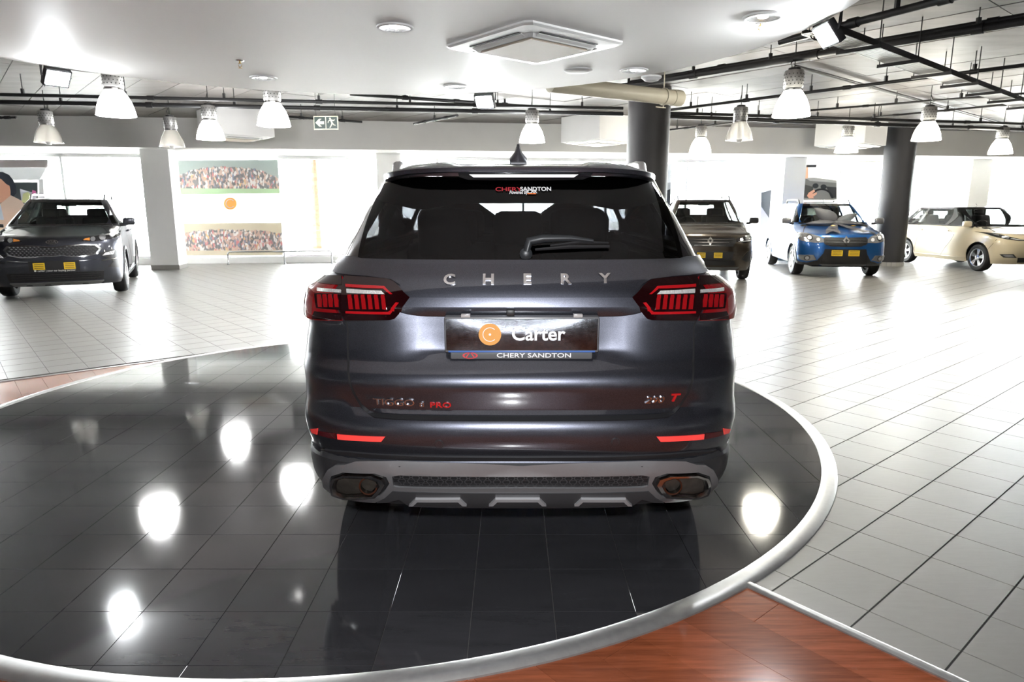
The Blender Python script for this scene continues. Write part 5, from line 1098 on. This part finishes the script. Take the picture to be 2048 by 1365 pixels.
for r_ in range(6):
    for k in range(-11, 12):
        X = (k + .5 * (r_ % 2)) * .054; Z_ = .70 + r_ * .028
        lim = np.interp(abs(X), [0, .12, .4, .58], [.70, .705, .685, .73]); lim2 = np.interp(abs(X), [0, .16, .42, .58], [.815, .84, .85, .84])
        if not (lim < Z_ < lim2) or abs(X) > .57: continue
        vs = []
        for dx, dz_ in ((.026, 0), (0, .012), (-.026, 0), (0, -.012)):
            u = c.ux(X + dx, Z_ + dz_, True); p_, n_ = c.SN(np.array([u]), np.array([Z_ + dz_])); vs.append(tuple(p_[0] + n_[0] * (.012 + (.012 if dx == 0 and dz_ > 0 else 0))))
        u = c.ux(X, Z_, True); p_, n_ = c.SN(np.array([u]), np.array([Z_])); vs.append(tuple(p_[0] + n_[0] * .022)); mb.add(vs, [(0, 1, 4), (1, 2, 4), (2, 3, 4), (3, 0, 4)])
mb.build('grille_mesh', mat('grille_gunmetal', (.22, .22, .23), .3, .9), gb, kind='stuff')
ov = c.panel('front_emblem', c.FV([(.085 * math.cos(a), .915 + .033 * math.sin(a)) for a in np.linspace(0, 6.283, 25)[:-1]]), M_CHR, .014, .012, .03); c.panel('emblem_field', c.FV([(.072 * math.cos(a), .915 + .025 * math.sin(a)) for a in np.linspace(0, 6.283, 25)[:-1]]), M_BLACK, .0155, .002, .03, parent=ov)
vs, fs = text_mesh('KIA', .05, .02, 'CENTER', 1.35, 0, 1, .001); c.wrap('emblem_letters', vs, fs, M_CHR, 0, .915, .018, True, ov, -1.)
fg = c.both('fog_recess', [(.60, .72), (.80, .78), (.885, .76), (.90, .60), (.86, .47), (.72, .50), (.80, .58)], M_BLACK, .008, .02)
for sg, par in ((1, fg[0]), (-1, fg[1])):
    q = [(sg * .66, .685), (sg * .80, .70), (sg * .82, .755), (sg * .70, .73)]; c.panel('fog_lamp', c.FV(q if sg > 0 else q[::-1]), M_DRL, .022, .015, .03, parent=par); c.disc('fog_lens', sg * .775, .725, .022, M_LAMPC, .028, .008, parent=par)
    q = [(sg * .64, .60), (sg * .84, .625), (sg * .84, .64), (sg * .64, .618)]; c.panel('chrome_strip', c.FV(q if sg > 0 else q[::-1]), M_CHR, .020, .01, .03, parent=par)
c.mid('chrome_strip', [(.12, .565), (.64, .60), (.64, .612), (.12, .577)][:0] + [(0, .612), (.40, .612), (.62, .63), (.62, .642), (.40, .622), (0, .622)], M_CHR, .010, .01)
c.stickers(.545, .205, .155, .105, [(0, .46), (.34, .46), (.34, .625), (0, .625)])
vs, fs = text_mesh('● carter | your car buying partner', .036, .01, 'CENTER', 1.1); c.wrap('dealer_line', vs, fs, M_PW, 0, .475, .026, True, None, -1.)
li = c.mid('lower_intake', [(0, .31), (.64, .31), (.66, .44), (0, .44)], M_BLACK, .006, .02)
for k in range(3): c.mid('intake_slat', [(0, .335 + k * .033), (.60, .335 + k * .033), (.60, .345 + k * .033), (0, .345 + k * .033)], M_CLAD, .018, .012, parent=li)
sk = c.mid('skid_plate', [(0, .235), (.58, .235), (.64, .285), (0, .285)], M_SILV, .020, .03)
for x in (-.38, -.13, .13, .38): c.panel('skid_notch', c.FV([(x - .05, .24), (x + .05, .24), (x + .035, .262), (x - .035, .262)]), M_SATD, .022, .004, .04, parent=sk)
# --- brown SUV behind the grey car
M_BRN = metallic('brown_paint', (.055, .042, .030), .32, .7)
c = front_car('brown_suv', 'dark brown SUV partly hidden behind the grey car', (1485, 558), -1, R(-9.7), M_BRN, M_BRN, 3.99, 1.74, 1.66, 2.636, .74, .315, .93, 1.12, .82, 1.50, 5, 0)
hl, hr = c.both('headlamp', [(.46, .80), (.52, .865), (.70, .905), (.82, .93), (.845, .86), (.80, .795), (.66, .765), (.55, .785)], M_LAMPB)
for sg, par in ((1, hl), (-1, hr)):
    c.disc('projector', sg * .72, .85, .045, M_LAMPC, .018, .015, parent=par); c.disc('reflector', sg * .60, .83, .03, M_LAMPC, .016, .012, parent=par)
    q = [(sg * .54, .79), (sg * .78, .80), (sg * .78, .812), (sg * .54, .802)]; c.panel('daytime_strip', c.FV(q if sg > 0 else q[::-1]), M_DRL, .014, .005, .03, parent=par)
g = c.mid('grille', [(0, .70), (.44, .70), (.50, .80), (.46, .865), (0, .865)], M_BLACK, .008, .02)
for z_, wd in ((.83, .44), (.775, .36), (.72, .30)): c.mid('grille_bar', [(0, z_ - .008), (wd, z_ - .004), (wd, z_ + .004), (0, z_ + .008)], M_CHR, .022, .014, parent=g)
badge_diamond(c, .80, .155)
c.stickers(.53, .16, .16, .10, [(0, .44), (.42, .44), (.46, .60), (0, .60)])
c.mid('lower_intake', [(0, .33), (.50, .33), (.48, .43), (0, .43)], M_BLACK, .006, .02); c.mid('skid_plate', [(0, .24), (.52, .24), (.58, .29), (0, .29)], M_SILV, .014, .03)
c.both('fog_recess', [(.62, .44), (.74, .60), (.80, .60), (.80, .42), (.70, .40)], M_BLACK, .008, .02)
# --- blue crossover
M_BLU = metallic('blue_paint', (.010, .10, .33), .30, .55)
c = front_car('blue_crossover', 'bright blue crossover with a silver ribbon bow on its bonnet', (1589, 548), 1, R(-9.5), M_BLU, M_BLU, 4.09, 1.76, 1.58, 2.59, .80, .325, .90, 1.09, .98, 1.66, 5, 1, z0=.25)
bl = c
hl, hr = c.both('headlamp', [(.40, .735), (.42, .80), (.50, .86), (.70, .915), (.86, .93), (.87, .84), (.82, .76), (.60, .725)], M_LAMPC)
for sg, par in ((1, hl), (-1, hr)): c.disc('projector', sg * .68, .825, .055, M_LAMPB, .014, .01, parent=par); c.disc('projector_lens', sg * .68, .825, .038, M_DRL, .020, .01, parent=par); c.disc('reflector', sg * .53, .79, .035, M_DRL, .016, .01, parent=par)
g = c.mid('grille', [(0, .645), (.30, .655), (.42, .71), (.43, .80), (.40, .845), (0, .83)], M_BLACK, .008, .02)
for z_ in (.685, .735, .785): c.mid('grille_bar', [(0, z_ - .008), (.40, z_ - .004), (.40, z_ + .004), (0, z_ + .008)], M_SATD, .022, .014, parent=g)
badge_diamond(c, .765, .185)
c.both('lower_cladding', [(.36, .60), (.52, .36), (.70, .30), (.88, .34), (.88, .26), (.50, .255), (.30, .30), (.24, .60)], M_CLAD, .010, .02)
c.stickers(.52, .165, .215, .115, [(0, .30), (.46, .30), (.40, .60), (0, .60)])
fo = c.both('fog_surround', [(.54, .375), (.60, .47), (.84, .46), (.82, .375), (.70, .34)], M_SILV, .022, .02)
for sg, par in ((1, fo[0]), (-1, fo[1])): c.disc('fog_lamp', sg * .70, .41, .05, M_LAMPB, .028, .01, parent=par); c.disc('fog_lens', sg * .70, .41, .036, M_LAMPC, .032, .008, parent=par)
c.mid('skid_plate', [(0, .262), (.40, .262), (.46, .295), (0, .295)], M_SILV, .024, .03)
# --- beige hatchback
M_BEI = mat('beige_paint', (.56, .48, .33), .28, .0, 1., .03)
c = front_car('beige_hatchback', 'pale beige hatchback with black roof pillars at the right edge', (1956.7, 542.5), 1, R(5.3), M_BEI, M_GLOSSB, 4.0, 1.745, 1.50, 2.525, .80, .315, .86, 1.0, .95, 1.75, 5, 1, rails=False, z0=.20, trims=False, rim=mat('two_tone_alloy', (.62, .62, .63), .2, .9), roofm=mat('dark_roof_paint', (.03, .03, .034), .2, .3, 1.))
hl, hr = c.both('headlamp', [(.36, .735), (.52, .73), (.72, .76), (.85, .82), (.87, .90), (.80, .885), (.62, .80)], M_LAMPB)
for sg, par in ((1, hl), (-1, hr)):
    q = [(sg * .42, .740), (sg * .54, .742), (sg * .66, .775), (sg * .60, .775)]; c.panel('daytime_strip', c.FV(q if sg > 0 else q[::-1]), M_DRL, .014, .006, .03, parent=par); c.disc('projector', sg * .70, .80, .032, M_LAMPC, .016, .012, parent=par); c.disc('reflector', sg * .80, .855, .022, M_LAMPC, .016, .012, parent=par)
g = c.mid('grille', [(0, .55), (.20, .57), (.34, .70), (.33, .73), (0, .75)], M_BLACK, .008, .02); c.mid('grille_chrome', [(0, .55), (.20, .57), (.34, .71), (.31, .71), (.18, .60), (0, .58)], M_CHR, .020, .015, parent=g)
fo = c.both('fog_recess', [(.52, .36), (.60, .44), (.80, .43), (.74, .36)], M_BLACK, .010, .02)
for sg, par in ((1, fo[0]), (-1, fo[1])): q = [(sg * .57, .375), (sg * .62, .425), (sg * .76, .418), (sg * .71, .375)]; c.panel('fog_lamp', c.FV(q if sg > 0 else q[::-1]), M_LAMPC, .016, .01, .03, parent=par)
c.mid('lower_intake', [(0, .25), (.46, .25), (.50, .36), (0, .36)], M_BLACK, .008, .02)
# --- ribbon bow on the blue car
def bow(c):
    m = bpy.data.materials.new('silver_tulle'); m.use_nodes = True; nt = m.node_tree; b_ = nt.nodes['Principled BSDF']; b_.inputs['Base Color'].default_value = (.10, .10, .107, 1); b_.inputs['Roughness'].default_value = .5; b_.inputs['Metallic'].default_value = .0; b_.inputs['Alpha'].default_value = .86
    e = empty('ribbon_bow', c.root.location, c.root.rotation_euler.z); tag(e, 'silver tulle ribbon bow with gold discs on the blue car bonnet', 'bow')
    yk = c.L - .98 + .10; zk_ = 1.115; k0 = Vector((-.02, yk, zk_))
    def loop(dx, dz, ln, th, wd, n1=14, n2=12):
        d = Vector((dx, -.05, dz)).normalized(); side = Vector((0, 1, 0)); up_ = d.cross(side).normalized(); vs = []; fs = []
        for i in range(n1 + 1):
            t = i / n1; r = math.sin(math.pi * (t**.75))**.8 * (1 - .25 * t) + .08
            for k in range(n2): a = k * 2 * math.pi / n2; f_ = 1 + .12 * math.sin(5 * a + 3 * t); vs.append(k0 + d * ln * t + side * math.cos(a) * wd * r * f_ + up_ * math.sin(a) * th * r * f_)
        for i in range(n1):
            for k in range(n2): fs.append((i * n2 + k, i * n2 + (k + 1) % n2, (i + 1) * n2 + (k + 1) % n2, (i + 1) * n2 + k))
        fs.append(tuple(n1 * n2 + k for k in range(n2))); MB().add(vs, fs).build('loop', m, e, smooth=60)
    loop(1, -.02, .62, .085, .12); loop(-1, -.04, .56, .075, .12); loop(.62, .42, .56, .15, .07); loop(-.8, .38, .46, .10, .06)
    MB().bbox(tuple(k0 + Vector((0, .02, .0))), (.13, .12, .11), .04).build('knot', m, e, smooth=60)
    md = mat('gold_disc', (.75, .45, .05), .35, .3)
    for pts in (((.0, 0.), (.10, .25), (.20, .52), (.24, .78)), ((-.02, 0.), (-.16, .25), (-.34, .52), (-.50, .74))):
        vs = []; n1 = 14; W_ = .115
        def hood(x, d): y = min(yk + d, c.L - .08); zz = np.linspace(.78, 1.09, 120); best = None; ys = [c.S0(c.ux(x, z_, True), z_)[1] for z_ in zz]; i_ = int(np.argmin(np.abs(np.array(ys) - y))); return Vector((x, y, zz[i_] + .045))
        for i in range(n1 + 1):
            t = i / n1; x = np.interp(t * 3, range(4), [p[0] for p in pts]); d = np.interp(t * 3, range(4), [p[1] for p in pts]); wd = .03 + W_ * t**.7; cut = -.08 if i == n1 else 0
            A, B, D = hood(x - wd, d), hood(x, d + cut), hood(x + wd, d); B.z += .02 * math.sin(t * 9); vs += [A, B, D]
        fs = [(3 * i + k, 3 * i + k + 1, 3 * i + k + 4, 3 * i + k + 3) for i in range(n1) for k in range(2)]; tl = MB().add(vs, fs).build('tail', m, e, smooth=60)
        x, d = np.interp(1.5, range(4), [p[0] for p in pts]), np.interp(1.5, range(4), [p[1] for p in pts]); ctr = hood(x, d) + Vector((0, .02, .045))
        MB().lathe([(.001, .006), (.042, .004), (.045, 0), (.001, 0)], 20, tuple(ctr)).build('gold_disc', md, tl)
bow(bl)
